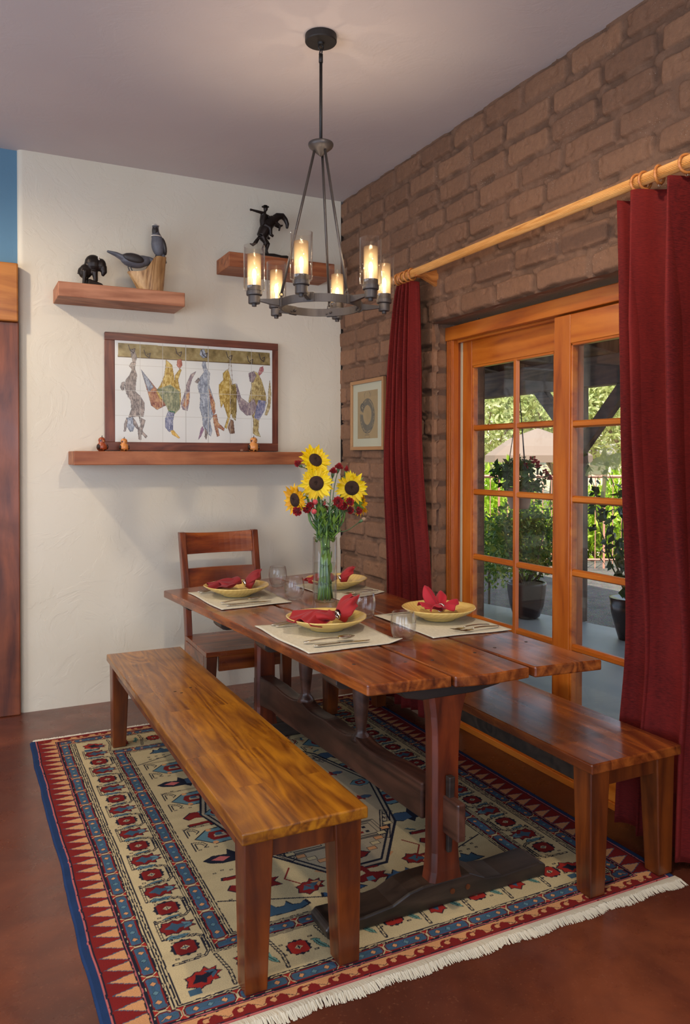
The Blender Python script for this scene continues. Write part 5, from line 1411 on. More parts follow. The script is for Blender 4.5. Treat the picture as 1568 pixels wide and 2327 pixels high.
for k, a in enumerate(angs):
    ca, sa = math.cos(a), math.sin(a); ax, ay = HX+.276*ca, HY+.276*sa
    def RM(x, y, z): return (HX+x*ca-y*sa, HY+x*sa+y*ca, z)
    arm = MB()
    pr = [(R0-.004, 2.066, 2.094), (R0+.03, 2.068, 2.092), (.250, 2.078, 2.090), (.262, 2.078, 2.090)]
    vs = []
    for x, zl, zh in pr:
        w = .0085 if x < .2 else .006
        vs += [RM(x, -w, zl), RM(x, w, zl), RM(x, w, zh), RM(x, -w, zh)]
    arm.add(vs, [(i*4+j, i*4+(j+1) % 4, i*4+4+(j+1) % 4, i*4+4+j) for i in range(3) for j in range(4)]+[(3,2,1,0), (12,13,14,15)])
    arm.hexa([RM(R0-.001,-.02,2.060), RM(R0+.006,-.02,2.060), RM(R0+.006,.02,2.060), RM(R0-.001,.02,2.060), RM(R0-.001,-.02,2.098), RM(R0+.006,-.02,2.098), RM(R0+.006,.02,2.098), RM(R0-.001,.02,2.098)])
    an = mk('arm', arm, IRON, cz, bevel=.001)
    mk('knob', MB().ell(RM(R0-.012, 0, 2.078), (.006, .006, .006), 10).ell(RM(R0-.010, .018, 2.072), (.004, .004, .004), 8), IRON, an, smooth=True)
    so = mk('socket', MB().lathe([(0,2.058),(.0095,2.058),(.0095,2.069),(.023,2.069),(.024,2.073),(.024,2.100),(.031,2.102),(.032,2.106),(.032,2.118),(0,2.118)], (ax, ay, 0), 28), IRON, cz, bevel=.0008)
    mk('candle_cup', MB().lathe([(0,2.118),(.0285,2.118),(.0285,2.140),(0,2.140)], (ax, ay, 0), 28), IRON, so, smooth=False)
    gl = mk('glass_shade', MB().lathe([(.030,2.119),(.038,2.120),(.0425,2.126),(.0430,2.300),(.0415,2.300),(.0410,2.127),(.030,2.121)], (ax, ay, 0), 40, close=True), SHADEGLASS, cz, smooth=True)
    mk('frosted_tube', MB().lathe([(.027,2.140),(.0275,2.142),(.0275,2.264),(.0268,2.266),(.026,2.264),(.0262,2.141)], (ax, ay, 0), 32, close=True), FROST, cz, smooth=True)
    mk('bulb', MB().ell((ax, ay, 2.186), (.009, .009, .024), 12).tube([(ax, ay, 2.14), (ax, ay, 2.165)], .006, 8), BULBG, cz, smooth=True)
    BULBS.append((ax, ay, 2.225))

# ------------------------------------------------------------------ shelves and what stands on them
def shelf(x0, x1, z0, z1, lab, m_):
    o = mk('wall_shelf', MB().box(x0, x1, -.25, .0, z0, z1), m_, bevel=.004); tag(o, lab, 'shelf', 'floating wooden shelves'); return o
shelf(-1.834, -1.134, 2.331, 2.412, 'floating cedar shelf at upper left holding the bison and quail', W_SHELF)
shelf(-.868, -.166, 2.598, 2.686, 'floating cedar shelf highest on the wall, behind the chandelier', W_SHELF2)
shelf(-1.755, -.352, 1.408, 1.486, 'long floating cedar shelf below the tile picture', W_SHELF2)
# quail carving
S1 = 2.412; qy_ = -.125
qt = thing('quail_carving', 'carved pair of painted quail on a pale driftwood stump', 'figurine', (-1.31, qy_, S1))
def stumpF(u, v):
    a = v*2*PI; w = .5+.5*math.cos(a)
    top = .115+.105*(1/(1+math.exp(-(math.cos(a)*1.0+.05)*7)))
    z = u*top; R = .062+.030*u+.030*u*max(0, -math.cos(a))
    R *= 1+.05*math.sin(5*a+3*u)+.03*math.sin(11*a)
    return (-1.302+R*1.05*math.cos(a)-.012*u, qy_+R*.62*math.sin(a), S1+z)
m = MB().grid(stumpF, 20, 49)
cap = [stumpF(1, j/48) for j in range(48)]; c0 = len(m.v); m.add(cap+[(-1.335, qy_, S1+.125)], [(j, (j+1) % 48, 48) for j in range(48)])
mk('stump', m, W_STUMP, qt, smooth=True)
QG = simple('quail_grey', rgb(92,92,98), .5, 0, (60, .3, .002)); QD = simple('quail_dark', rgb(46,40,38), .5, 0, (60, .3, .002)); QW = simple('quail_white', rgb(220,210,194), .6)
# feeding hen: horizontal
hx, hz = -1.405, S1+.185
m = MB().ell((hx, qy_, hz), (.078, .044, .042), 18, Matrix.Rotation(.12, 3, 'Y')).ell((hx+.055, qy_, hz+.004), (.045, .034, .032), 16).tube([(hx-.05, qy_, hz+.004), (hx-.10, qy_, hz+.026), (hx-.150, qy_, hz+.038)], [.032, .022, .010], 12, flat=(1,.6)).tube([(hx+.06, qy_, hz+.01), (hx+.092, qy_, hz+.014), (hx+.118, qy_-.004, hz+.004)], [.026, .019, .018], 12).ell((hx+.122, qy_-.004, hz+.0), (.021, .018, .018), 12).tube([(hx+.134, qy_-.006, hz-.008), (hx+.150, qy_-.008, hz-.032)], [.008, .002], 8)
hen = mk('quail', m, QG, qt, remesh=.0035, smoothit=3)
mk('wing', MB().ell((hx-.005, qy_-.036, hz+.006), (.060, .012, .026), 14, Matrix.Rotation(.15, 3, 'Y')), QD, hen, smooth=True)
mk('leg', MB().tube([(hx-.022, qy_-.012, hz-.035), (hx-.004, qy_-.012, hz-.075)], .003, 6).tube([(hx-.004, qy_-.012, hz-.072), (hx+.018, qy_-.016, hz-.076)], .002, 6), QD, hen)
mk('leg', MB().tube([(hx-.030, qy_+.012, hz-.035), (hx-.014, qy_+.012, hz-.075)], .003, 6), QD, hen)
mk('eye_stripe', MB().torus((hx+.124, qy_-.018, hz+.004), .010, .0018, 'y', 14, 5), QW, hen)
# standing cock: upright
cx2, cz2 = -1.262, S1+.222
m = MB().ell((cx2, qy_, cz2+.070), (.040, .040, .066), 18, Matrix.Rotation(-.12, 3, 'Y')).tube([(cx2-.006, qy_, cz2+.105), (cx2-.014, qy_, cz2+.140), (cx2-.016, qy_, cz2+.165)], [.033, .022, .020], 14).ell((cx2-.015, qy_, cz2+.172), (.020, .021, .021), 12).tube([(cx2-.02, qy_-.016, cz2+.168), (cx2-.026, qy_-.032, cz2+.160)], [.007, .002], 8).tube([(cx2+.018, qy_+.01, cz2+.045), (cx2+.036, qy_+.012, cz2+.0), (cx2+.050, qy_+.014, cz2-.030)], [.028, .020, .010], 10, flat=(.8,.6))
cock = mk('quail', m, QG, qt, remesh=.0035, smoothit=3)
mk('wing', MB().ell((cx2+.032, qy_-.012, cz2+.062), (.014, .028, .052), 14, Matrix.Rotation(-.2, 3, 'Y')), QD, cock, smooth=True)
mk('face_mask', MB().ell((cx2-.019, qy_-.009, cz2+.150), (.0185, .017, .030), 14), QD, cock, smooth=True)
mk('collar', MB().torus((cx2-.012, qy_-.004, cz2+.118), .0285, .003, 'z', 24, 6).torus((cx2-.015, qy_-.002, cz2+.181), .0205, .0022, 'z', 20, 6), QW, cock, smooth=True)
for s in (-.010, .012): mk('leg', MB().tube([(cx2+s, qy_, cz2+.014), (cx2+s-.010, qy_-.008, cz2-.012)], .003, 6).tube([(cx2+s-.010, qy_-.008, cz2-.010), (cx2+s-.018, qy_-.024, cz2-.012)], .002, 5), QD, cock)
# bison
bxx, byy = -1.640, -.120
bs = thing('bison_figurine', 'small dark bronze bison standing on a rocky base at the shelf end', 'figurine', (bxx, byy, S1))
m = MB().ell((bxx+.008, byy, S1+.112), (.038, .030, .040), 16).ell((bxx-.024, byy, S1+.075), (.030, .024, .036), 16, Matrix.Rotation(.5, 3, 'Y')).ell((bxx+.040, byy-.004, S1+.108), (.024, .024, .030), 14).tube([(bxx+.048, byy-.008, S1+.10), (bxx+.052, byy-.012, S1+.075), (bxx+.046, byy-.012, S1+.058)], [.018, .014, .005], 10)
for (lx, ly, tx, z0) in [(-.036,-.014,-.030,.0),(-.022,.014,-.026,.0),(.010,-.014,.012,.028),(.018,.014,.016,.030)]:
    m.tube([(bxx+tx, byy+ly, S1+.075), (bxx+lx+.004, byy+ly, S1+.04), (bxx+lx, byy+ly, S1+z0)], [.015, .009, .007], 8)
m.tube([(bxx-.052, byy, S1+.085), (bxx-.060, byy, S1+.06)], [.004, .002], 6)
mk('body', m, BRONZE, bs, remesh=.0032, smoothit=2)
mk('rock', MB().hexa([(bxx-.020,byy-.035,S1),(bxx+.052,byy-.035,S1),(bxx+.052,byy+.035,S1),(bxx-.020,byy+.035,S1),(bxx-.016,byy-.028,S1+.040),(bxx+.044,byy-.028,S1+.022),(bxx+.044,byy+.028,S1+.026),(bxx-.012,byy+.028,S1+.040)]), BRONZE, bs, bevel=.006)
mk('horn', MB().tube([(bxx+.030,byy-.022,S1+.128),(bxx+.026,byy-.030,S1+.134),(bxx+.028,byy-.032,S1+.142)], [.004,.003,.001], 6), QW, bs)
mk('horn', MB().tube([(bxx+.040,byy+.014,S1+.130),(bxx+.044,byy+.022,S1+.140)], [.004,.001], 6), QW, bs)
bs.scale = (1.28, 1.28, 1.28)
# rider and rearing horse (generic bronze)
S2 = 2.686; rx, ry = -.555, -.125
rd = thing('bronze_rider', 'dark bronze rider on a rearing horse, on the high shelf', 'figurine', (rx, ry, S2))
mk('plinth', MB().prism([(-.105,0),(.105,0),(.105,.030),(.085,.040),(.05,.036),(0,.042),(-.06,.038),(-.1,.03)], ry-.045, ry+.045, 'y', Matrix.Translation((rx+.01, 0, S2))), BRONZE, rd, bevel=.003)
mk('name_plate', MB().box(rx-.06, rx+.045, ry-.0475, ry-.045, S2+.010, S2+.022), SILVER, rd, bevel=.001)
def Tq(x, z, y=0): return (rx+x, ry+y, S2+z)
m = MB()
m.tube([Tq(-.058,.150), Tq(-.040,.190), Tq(-.012,.235), Tq(.022,.268)], [.034, .038, .036, .030], 14)           # barrel
m.tube([Tq(.020,.262), Tq(.050,.290), Tq(.082,.296), Tq(.104,.276)], [.028, .024, .020, .015], 12)               # neck
m.tube([Tq(.100,.280), Tq(.114,.250), Tq(.112,.222)], [.016, .013, .008], 10)                                   # head
m.tube([Tq(.096,.296), Tq(.094,.310)], [.004, .001], 6)
for y in (-.014, .014):
    m.tube([Tq(.020,.250,y), Tq(.060,.228,y), Tq(.088,.244,y) if y > 0 else Tq(.052,.196,y)], [.015, .009, .006], 8)     # forelegs
m.tube([Tq(-.060,.150,-.014), Tq(-.036,.105,-.014), Tq(-.056,.070,-.014), Tq(-.040,.038,-.014)], [.024, .015, .009, .008], 8)
m.tube([Tq(-.050,.150,.014), Tq(-.012,.110,.014), Tq(-.022,.070,.014), Tq(-.008,.038,.014)], [.024, .016, .009, .008], 8)
m.tube([Tq(-.072,.150), Tq(-.098,.110), Tq(-.118,.090), Tq(-.138,.098)], [.008, .013, .009, .004], 8)               # tail
mk('horse', m, BRONZE, rd, remesh=.0034, smoothit=2)
m = MB()
m.tube([Tq(-.046,.215), Tq(-.050,.250), Tq(-.042,.290)], [.022, .022, .024], 12)                               # torso
m.tube([Tq(-.042,.290), Tq(-.036,.312)], [.010, .009], 8).ell(Tq(-.032,.328), (.015, .014, .017), 12)
m.tube([Tq(-.050,.294,-.010), Tq(-.092,.296,-.020), Tq(-.130,.300,-.022)], [.011, .009, .007], 8).ell(Tq(-.138,.300,-.022), (.009,.008,.009), 8)
m.tube([Tq(-.032,.290,.008), Tq(-.004,.274,-.006), Tq(.020,.262,-.016)], [.011, .009, .007], 8)
for y in (-.032, .032):
    m.tube([Tq(-.046,.222,y*.6), Tq(-.012,.200,y), Tq(-.010,.160,y), Tq(.008,.152,y)], [.018, .015, .011, .009], 8)
rr0 = mk('rider', m, BRONZE, rd, remesh=.0034, smoothit=2)
mk('hat', MB().lathe([(0,.010),(.012,.010),(.013,.002),(.024,0),(.024,.002),(.012,.004)], Tq(-.034,.338), 16), BRONZE, rr0, smooth=True)
# gourd birds on the long shelf
S3 = 1.486
def gourd(x, sc, lab, c1, c2, rz=0):
    g = thing('gourd_bird', lab, 'figurine', (x, -.115, S3), rz, 'carved gourd birds on the long shelf')
    t = NT('gourd_skin'); v = t.mapping(); wv = t.n('ShaderNodeTexVoronoi'); wv.inputs['Scale'].default_value = 38; t.l(v, wv.inputs['Vector'])
    t.pbsdf(t.mix(t.maprange(wv.outputs['Distance'], .25, .32, 0, 1), c1, c2), .35, 0, Coat_Weight=.3)
    mk('body', MB().lathe([(0,0),(.018,0),(.030,.010),(.036,.026),(.032,.044),(.022,.056),(.020,.062),(.024,.070),(.022,.084),(.012,.093),(0,.096)], (0,0,0), 24), t.m, g, local=True, smooth=True)
    mk('wing', MB().ell((-.030,-.008,.030), (.008,.022,.018), 12), simple('gourd_dark', rgb(40,22,14), .4), g, local=True, smooth=True)
    mk('wing', MB().ell((.030,-.008,.030), (.008,.022,.018), 12), simple('gourd_dark2', rgb(48,26,16), .4), g, local=True, smooth=True)
    for s in (-1, 1): mk('eye', MB().ell((s*.010,-.0185,.076), (.004,.003,.004), 8), IRONDARK, g, local=True)
    mk('beak', MB().tube([(0,-.022,.070),(0,-.031,.064)], [.005,.001], 8), simple('beak_tan', rgb(190,140,80), .5), g, local=True)
    mk('stem', MB().tube([(0,0,.094),(.002,0,.106)], [.003,.002], 6), IRONDARK, g, local=True)
    g.scale = (sc, sc, sc); return g
gourd(-1.585, .86, 'reddish brown gourd bird on the far left of the long shelf', rgb(60,26,14), rgb(150,66,30), .3)
gourd(-1.460, .80, 'tan carved gourd bird second from left, in front of the tile frame corner', rgb(70,34,14), rgb(204,130,62), 0)
gourd(-.664, .98, 'taller tan carved gourd bird near the right of the tile picture', rgb(60,30,14), rgb(210,138,70), -.2)
o = mk('tiny_shell', MB().ell((-.742,-.12,S3+.009), (.013,.010,.009), 10), simple('shell_brown', rgb(140,100,80), .5, 0, (120,1,.004)), smooth=True); tag(o, 'tiny speckled shell beside the taller gourd bird', 'shell')

# ------------------------------------------------------------------ tile picture
tf = thing('tile_picture', 'wide framed tile panel of hanging game on the plaster wall', 'framed picture', (-1.008, 0, 1.50))
fx0, fx1, fz0, fz1 = -1.552, -.466, 1.492, 2.188; ix0, ix1, iz0, iz1 = -1.496, -.508, 1.543, 2.142
mk('frame_rail', MB().box(fx0, fx1, -.030, -.002, iz1, fz1), W_FRAME, tf, bevel=.002); mk('frame_rail', MB().box(fx0, fx1, -.030, -.002, fz0, iz0), W_FRAME, tf, bevel=.002)
mk('frame_stile', MB().box(fx0, ix0, -.030, -.002, iz0, iz1), W_FRAMEZ, tf, bevel=.002); mk('frame_stile', MB().box(ix1, fx1, -.030, -.002, iz0, iz1), W_FRAMEZ, tf, bevel=.002)
TW, THt = ix1-ix0, iz1-iz0
WT = rgb(222,222,214)
tp = Paint(TW, THt, .0022, WT)
tn = vnoise(tp.X, tp.Y, 61, 3, 4)[..., None]; tp.C = tp.C*(.95+.08*tn)
def Z2(x, y):
    u = (x-108)/1362; top = 98+84*u; bot = 978+9*u; return (u*TW, (1-(y-top)/(bot-top))*THt)
def ZP(l): return [Z2(*q) for q in l]
def tex(c1, c2, c3, sx=60, sy=60, seed=1, lin=0):
    a, b, c = [np.array(q[:3]) for q in (c1, c2, c3)]
    def f(X, Y):
        n = vnoise(X+5, Y+5, seed, 4, sx) if not lin else vnoise(X*1.0+5, Y*.25+5, seed, 4, sx)
        n = n[..., None]; n = np.clip((n-.22)/.56, 0, 1)*.8+.1
        return np.where(n < .5, a+(b-a)*n*2, b+(c-b)*(n-.5)*2)
    return f
# wooden hanging rail
tp.poly(ZP([(134,122),(1448,202),(1450,310),(132,240)]), None, tex(rgb(104,90,54), rgb(148,130,86), rgb(176,160,112), 30, 30, 3))
tp.line(ZP([(132,240),(1450,310)]), .003, rgb(90,70,44))
BR = (rgb(92,84,84), rgb(146,136,128), rgb(196,180,166)); GY = (rgb(108,112,122), rgb(150,158,168), rgb(198,202,206)); GD = (rgb(128,96,40), rgb(190,160,84), rgb(226,206,140)); PU = (rgb(96,84,100), rgb(150,134,136), rgb(200,186,172))
MU = (rgb(104,64,60), rgb(170,120,96), rgb(214,180,130)); GN = (rgb(96,104,84), rgb(142,146,116), rgb(186,180,140))
def shp(l, c, seed=1, s=60, ol=True):
    tp.poly(ZP(l), None, tex(*c, sx=s, seed=seed))
    r = random.Random(seed); xs = [p[0] for p in l]; ys = [p[1] for p in l]
    dk = tuple(v*.45 for v in c[0][:3]); area = (max(xs)-min(xs))*(max(ys)-min(ys))
    def inside(x, y):
        q = False
        for i in range(len(l)):
            x1, y1 = l[i]; x2, y2 = l[i-1]
            if (y1 > y) != (y2 > y) and x < (x2-x1)*(y-y1)/(y2-y1)+x1: q = not q
        return q
    for _ in range(int(area/190)):
        x = r.uniform(min(xs), max(xs)); y = r.uniform(min(ys), max(ys)); L = r.uniform(12, 34)
        if not (inside(x, y) and inside(x+3, y+L)): continue
        cc = r.choice([c[0], c[2], c[2], c[1], c[1], c[0], dk]); tp.line(ZP([(x, y), (x+r.uniform(-5, 5), y+L)]), r.choice([.0022, .003]), tuple(a_*.6+b_*.4 for a_, b_ in zip(cc[:3], c[1][:3])))
    if ol: tp.line(ZP(l), .0018, tuple(v*.8 for v in c[0][:3]), True)
# hanging hare, left
shp([(240,290),(275,290),(268,345),(285,400),(275,470),(270,540),(310,580),(345,640),(345,700),(335,760),(250,760),(215,765),(240,690),(235,620),(200,560),(185,500),(195,440),(225,400),(245,350),(222,320)], BR, 2)
shp([(162,465),(185,455),(180,530),(165,535),(150,505)], BR, 3)
shp([(200,770),(250,765),(268,830),(250,885),(228,890),(200,840)], GY, 4); shp([(200,770),(182,820),(178,890),(192,885),(208,800)], BR, 5); shp([(250,765),(275,800),(310,880),(290,870),(255,830)], BR, 6)
shp([(300,760),(352,790),(340,840),(325,880),(368,930),(355,945),(320,905),(316,960),(300,955),(290,880),(312,830)], BR, 7); shp([(232,180),(262,170),(286,250),(270,290),(250,285)], BR, 8)
# duck with spread wings
shp([(318,350),(370,420),(440,510),(500,560),(540,600),(520,660),(450,698),(400,660),(372,540),(340,430)], MU, 11); shp([(318,350),(370,420),(420,500),(380,545),(345,440)], GY, 12)
shp([(525,265),(575,310),(590,400),(600,480),(645,520),(650,600),(640,690),(590,740),(540,700),(520,630),(470,600),(440,540),(480,480),(510,400),(520,330)], GD, 13); shp([(445,520),(560,480),(640,540),(640,690),(590,740),(545,700)], GN, 14, ol=False)
shp([(780,365),(735,390),(700,470),(680,560),(650,640),(665,695),(705,705),(722,620),(725,500),(745,430)], PU, 15); shp([(700,560),(725,540),(715,640),(690,690),(665,660)], MU, 16, ol=False)
shp([(600,400),(640,345),(655,350),(625,440),(640,520),(600,500)], GD, 17); shp([(620,265),(655,258),(662,310),(640,345),(615,310)], (rgb(120,60,50),rgb(180,110,96),rgb(210,150,130)), 18)
tp.line(ZP([(545,708),(598,718)]), .006, rgb(60,110,90)); shp([(540,715),(595,725),(580,800),(582,880),(550,890),(518,850),(516,780)], (rgb(80,84,110), rgb(136,140,160), rgb(190,190,200)), 19); shp([(560,880),(585,875),(640,940),(630,946),(575,912)], (rgb(190,150,70), rgb(220,180,100), rgb(236,206,130)), 20)
# grey hare
shp([(840,280),(862,280),(870,330),(900,380),(892,480),(920,560),(945,640),(948,720),(900,790),(920,880),(908,925),(870,900),(840,830),(835,760),(812,680),(820,580),(795,500),(805,430),(850,370),(832,310)], GY, 22)
shp([(890,505),(945,640),(948,720),(930,740),(905,640)], MU, 23, ol=False); shp([(770,455),(800,420),(815,440),(790,468)], BR, 24)
shp([(835,840),(822,860),(800,955),(820,930),(848,870)], (rgb(110,84,110),rgb(150,120,140),rgb(190,160,170)), 25); shp([(860,850),(855,930),(868,955),(880,900)], BR, 26)
shp([(925,745),(960,735),(975,810),(1030,860),(1025,880),(970,850),(985,920),(965,930),(945,860)], MU, 27); shp([(820,180),(850,170),(875,240),(840,250),(812,220)], GY, 28)
# thrush
shp([(1062,345),(1080,400),(1095,450),(1092,560),(1130,640),(1110,700),(1085,740),(1050,860),(1030,850),(1060,760),(1020,640),(1000,680),(982,560),(980,480),(1020,440),(1018,380),(1050,350)], GD, 31)
shp([(1095,480),(1130,470),(1140,520),(1140,700),(1130,790),(1100,760),(1085,640)], (rgb(84,68,40),rgb(140,120,70),rgb(190,170,110)), 32); shp([(1085,780),(1110,790),(1122,900),(1080,905),(1060,850)], (rgb(84,58,48),rgb(130,100,80),rgb(170,140,110)), 33); tp.line(ZP([(1075,260),(1068,345)]), .003, rgb(130,110,90)); tp.line(ZP([(1088,260),(1105,480)]), .003, rgb(130,110,90))
# right bird
shp([(1250,380),(1300,360),(1335,380),(1370,440),(1410,560),(1415,640),(1380,720),(1345,790),(1340,880),(1360,930),(1320,920),(1290,900),(1295,790),(1270,700),(1250,620),(1275,500),(1280,460)], (rgb(110,92,60),rgb(176,156,104),rgb(220,206,150)), 41)
shp([(1140,470),(1180,590),(1250,640),(1300,600),(1330,680),(1290,740),(1230,745),(1170,690),(1142,590)], PU, 42); shp([(1448,440),(1462,560),(1450,680),(1420,745),(1400,740),(1430,640),(1435,530)], (rgb(130,110,80),rgb(180,164,120),rgb(214,200,160)), 43)
shp([(1340,610),(1412,620),(1400,700),(1345,790),(1300,760)], (rgb(84,90,124),rgb(128,130,156),rgb(176,170,180)), 44, ol=False); shp([(1355,330),(1385,320),(1390,360),(1350,400),(1340,375)], (rgb(130,70,80),rgb(180,120,120),rgb(210,160,150)), 45); shp([(1250,380),(1300,362),(1320,400),(1290,460),(1262,450)], PU, 46)
for (hx_, hy_) in [(225,140),(350,180),(612,165),(835,175),(1055,195),(1245,230),(1355,210)]:
    tp.line(ZP([(hx_-8,hy_),(hx_+5,hy_+45),(hx_+35,hy_+70),(hx_+45,hy_+30),(hx_+20,hy_+40)]), .0045, rgb(58,52,60))
# glaze joints
for i in range(1, 7):
    x = TW*i/7+(.0 if i != 1 else .006); tp.line([(x, 0), (x, THt)], .0026, rgb(188,186,176))
for j in range(1, 4): tp.line([(0, THt*(j/4)+.006), (TW, THt*(j/4)+.006)], .0026, rgb(192,188,176))
P = np.stack([ix0+tp.X, np.full(tp.X.shape, -.031)+(vnoise(tp.X, tp.Y, 70, 2, 5)-.5)*.001, iz0+tp.Y], -1)[::-1]
t_ = NT('painted_tile'); a_ = t_.n('ShaderNodeAttribute', attribute_name='Col'); t_.pbsdf(a_.outputs['Color'], .22, 0)
gridmesh('painted_tiles', P, t_.m, tp.C[::-1], parent=tf)
mk('backing_board', MB().box(ix0, ix1, -.028, -.003, iz0, iz1), W_FRAME, tf)

# ------------------------------------------------------------------ framed print on the adobe wall
ap = thing('framed_print', 'small framed print of a dark ring-shaped creature on the adobe wall', 'framed picture', (-.02, -.43, 1.50))
ax_ = -.028; ay0, ay1, az0, az1 = -.208, -.650, 1.499, 1.942
GOLD = simple('gold_frame', rgb(178,132,88), .35, .3); MATB = simple('mat_board', rgb(206,196,172), .8)
for (a, b, c, d) in [(ay1, ay1+.022, az0, az1), (ay0-.022, ay0, az0, az1)]: mk('frame_stile', MB().box(ax_-.006, ax_+.016, a, b, c, d), GOLD, ap, bevel=.002)
for (c, d) in [(az0, az0+.022), (az1-.022, az1)]: mk('frame_rail', MB().box(ax_-.006, ax_+.016, ay1+.022, ay0-.022, c, d), GOLD, ap, bevel=.002)
mk('frame_edge', MB().box(ax_+.016, -.008, ay1-.003, ay0+.001, az0-.003, az1+.003), IRONDARK, ap)
mk('mat_board', MB().box(ax_+.006, ax_+.010, ay1+.02, ay0-.02, az0+.02, az1-.02), MATB, ap)
pw, ph_ = .268, .300
pt = Paint(pw, ph_, .0016, rgb(166,132,86)); n_ = vnoise(pt.X, pt.Y, 80, 4, 14)[..., None]; pt.C = pt.C*(.85+.3*n_)
X, Y = pt.X, pt.Y; c0, c1 = pw*.49, ph_*.47
dd = np.hypot((X-c0)/.098, (Y-c1)/.110); an_ = np.arctan2(Y-c1, X-c0); D1 = np.array(rgb(70,62,56)[:3]); D2 = np.array(rgb(110,98,82)[:3])
ringm = (dd > .56+.06*np.sin(an_)) & (dd < 1.0)
pt.C[ringm] = D1; pt.C[ringm & (np.sin(an_*46) > .2) & (dd < .86)] = D2; pt.C[ringm & (np.abs(dd-.9) < .05) & (vnoise(X, Y, 81, 2, 160) > .5)] = np.array(rgb(150,124,86)[:3])
gap = ringm & (an_ > 2.75) & (an_ < 2.98); pt.C[gap] = np.array(rgb(166,132,86)[:3])
pt.ell(c0-.066, c1+.060, .028, .024, rgb(60,54,50)); 
for i in range(12): pt.ell(c0-.066+.015*math.cos(i*2.4)*(i % 3)/2, c1+.058+.012*math.sin(i*2.4)*(i % 3)/2, .003, .003, rgb(176,150,110))
for s in (-1, 1): pt.line([(c0+s*.036, c1+.118), (c0+s*.040, c1+.136), (c0+s*.026, c1+.150)], .005, rgb(110,90,66))
pt.line([(c0-.028,c1-.118),(c0+.028,c1-.118)], .005, rgb(96,80,60)); pt.line([(c0-.02,c1-.118),(c0-.036,c1-.138),(c0+.036,c1-.138),(c0+.02,c1-.118)], .003, rgb(126,100,70))
for j in range(4): pt.line([(c0+.03, ph_-.012-.008*j), (pw-.012, ph_-.012-.008*j)], .0016, rgb(140,110,74))
yc = (ay0+ay1)/2; zc_ = 1.722
P = np.stack([np.full(X.shape, ax_+.0052), yc+pw/2-X, zc_-ph_/2+Y], -1)
gridmesh('print_paper', P, t_.m if False else simple('paper', rgb(166,132,86), .8) if False else None or (lambda: (lambda q: (q.pbsdf(q.n('ShaderNodeAttribute', attribute_name='Col').outputs['Color'], .8), q.m)[1])(NT('print_paper')))(), pt.C, parent=ap)
mk('glass_front', MB().box(ax_+.001, ax_+.003, ay1+.02, ay0-.02, az0+.02, az1-.02), PANE, ap)

# ------------------------------------------------------------------ curtain rod, rings, curtains
RX, RZ = -.12, 2.447
m = MB(); n = 72; vs = []
for y in (-.93, -3.62):
    for j in range(n):
        a = 2*PI*j/n; r = .0205 if j % 3 else .0185; vs.append((RX+r*math.cos(a), y, RZ+r*math.sin(a)))
m.add(vs, [(j, (j+1) % n, n+(j+1) % n, n+j) for j in range(n)]+[tuple(range(n)), tuple(range(n, 2*n))[::-1]])
rod = thing('curtain_rod', 'fluted golden wooden curtain rod above the glass door', 'curtain rod', (RX, -2.2, RZ))
mk('pole', m, W_ROD, rod)
fin = mk('finial', MB().lathe([(0,0),(.018,0),(.024,.008),(.018,.016),(.03,.03),(.034,.05),(.026,.07),(0,.08)], (0,0,0), 20), W_ROD, rod, smooth=True, local=True)
fin.data.transform(Matrix.Translation((0, 1.27, 0)) @ Matrix.Rotation(-PI/2, 4, 'X'))
for y in (-1.175, -3.3):
    mk('bracket', MB().prism([(.02,-.08),(.02,.03),(-.06,.0),(RX-.01,-.012),(RX-.01,-.026),(RX+.03,-.03),(-.02,-.06)], y-.012, y+.012, 'y', Matrix.Translation((0,0,RZ))), W_RING, rod, bevel=.003)
ring0 = None
ringspots = [(-.985,'left'),(-1.012,'left'),(-1.042,'left'),(-1.085,'left'),(-1.125,'left'),(-2.695,'right'),(-2.725,'right'),(-2.79,'right'),(-2.905,'right'),(-3.02,'right'),(-3.13,'right')]
rl = ['curtain ring farthest left on the rod, over the left curtain','second curtain ring from the left on the rod','third curtain ring over the left curtain','fourth curtain ring over the left curtain','curtain ring nearest the bracket, over the left curtain','first curtain ring of the right curtain','second curtain ring of the right curtain, close to the first','third curtain ring of the right curtain','fourth ring of the right curtain, set apart from the first three','second to last ring of the right curtain','very last ring, at the far end of the right curtain']
for k, (y, s) in enumerate(ringspots):
    if ring0 is None:
        ring0 = mk('curtain_ring', MB().torus((0,0,0), .0305, .0052, 'y', 36, 10), W_RING, smooth=True, local=True)
        mk('eyelet', MB().torus((0,0,-.038), .0045, .0012, 'x', 10, 5), STEEL, ring0, local=True); o = ring0
    else: o = dup(ring0)
    o.location = (RX, y, RZ-.0046); o.rotation_euler = (0, 0, .25*math.sin(k*2.1)); tag(o, rl[k], 'curtain ring', 'wooden curtain rings')
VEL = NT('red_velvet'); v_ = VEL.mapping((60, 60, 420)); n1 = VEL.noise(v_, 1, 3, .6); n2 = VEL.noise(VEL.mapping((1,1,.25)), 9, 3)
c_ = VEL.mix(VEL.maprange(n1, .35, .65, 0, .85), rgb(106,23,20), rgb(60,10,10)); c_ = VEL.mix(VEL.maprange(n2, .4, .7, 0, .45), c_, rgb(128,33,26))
p_ = VEL.pbsdf(c_, .8, 0, VEL.bump(n1, .3, .002)); p_.inputs['Sheen Weight'].default_value = .35; p_.inputs['Sheen Roughness'].default_value = .4; p_.inputs['Sheen Tint'].default_value = rgb(190,70,50); p_.inputs['Specular IOR Level'].default_value = .2; VEL = VEL.m
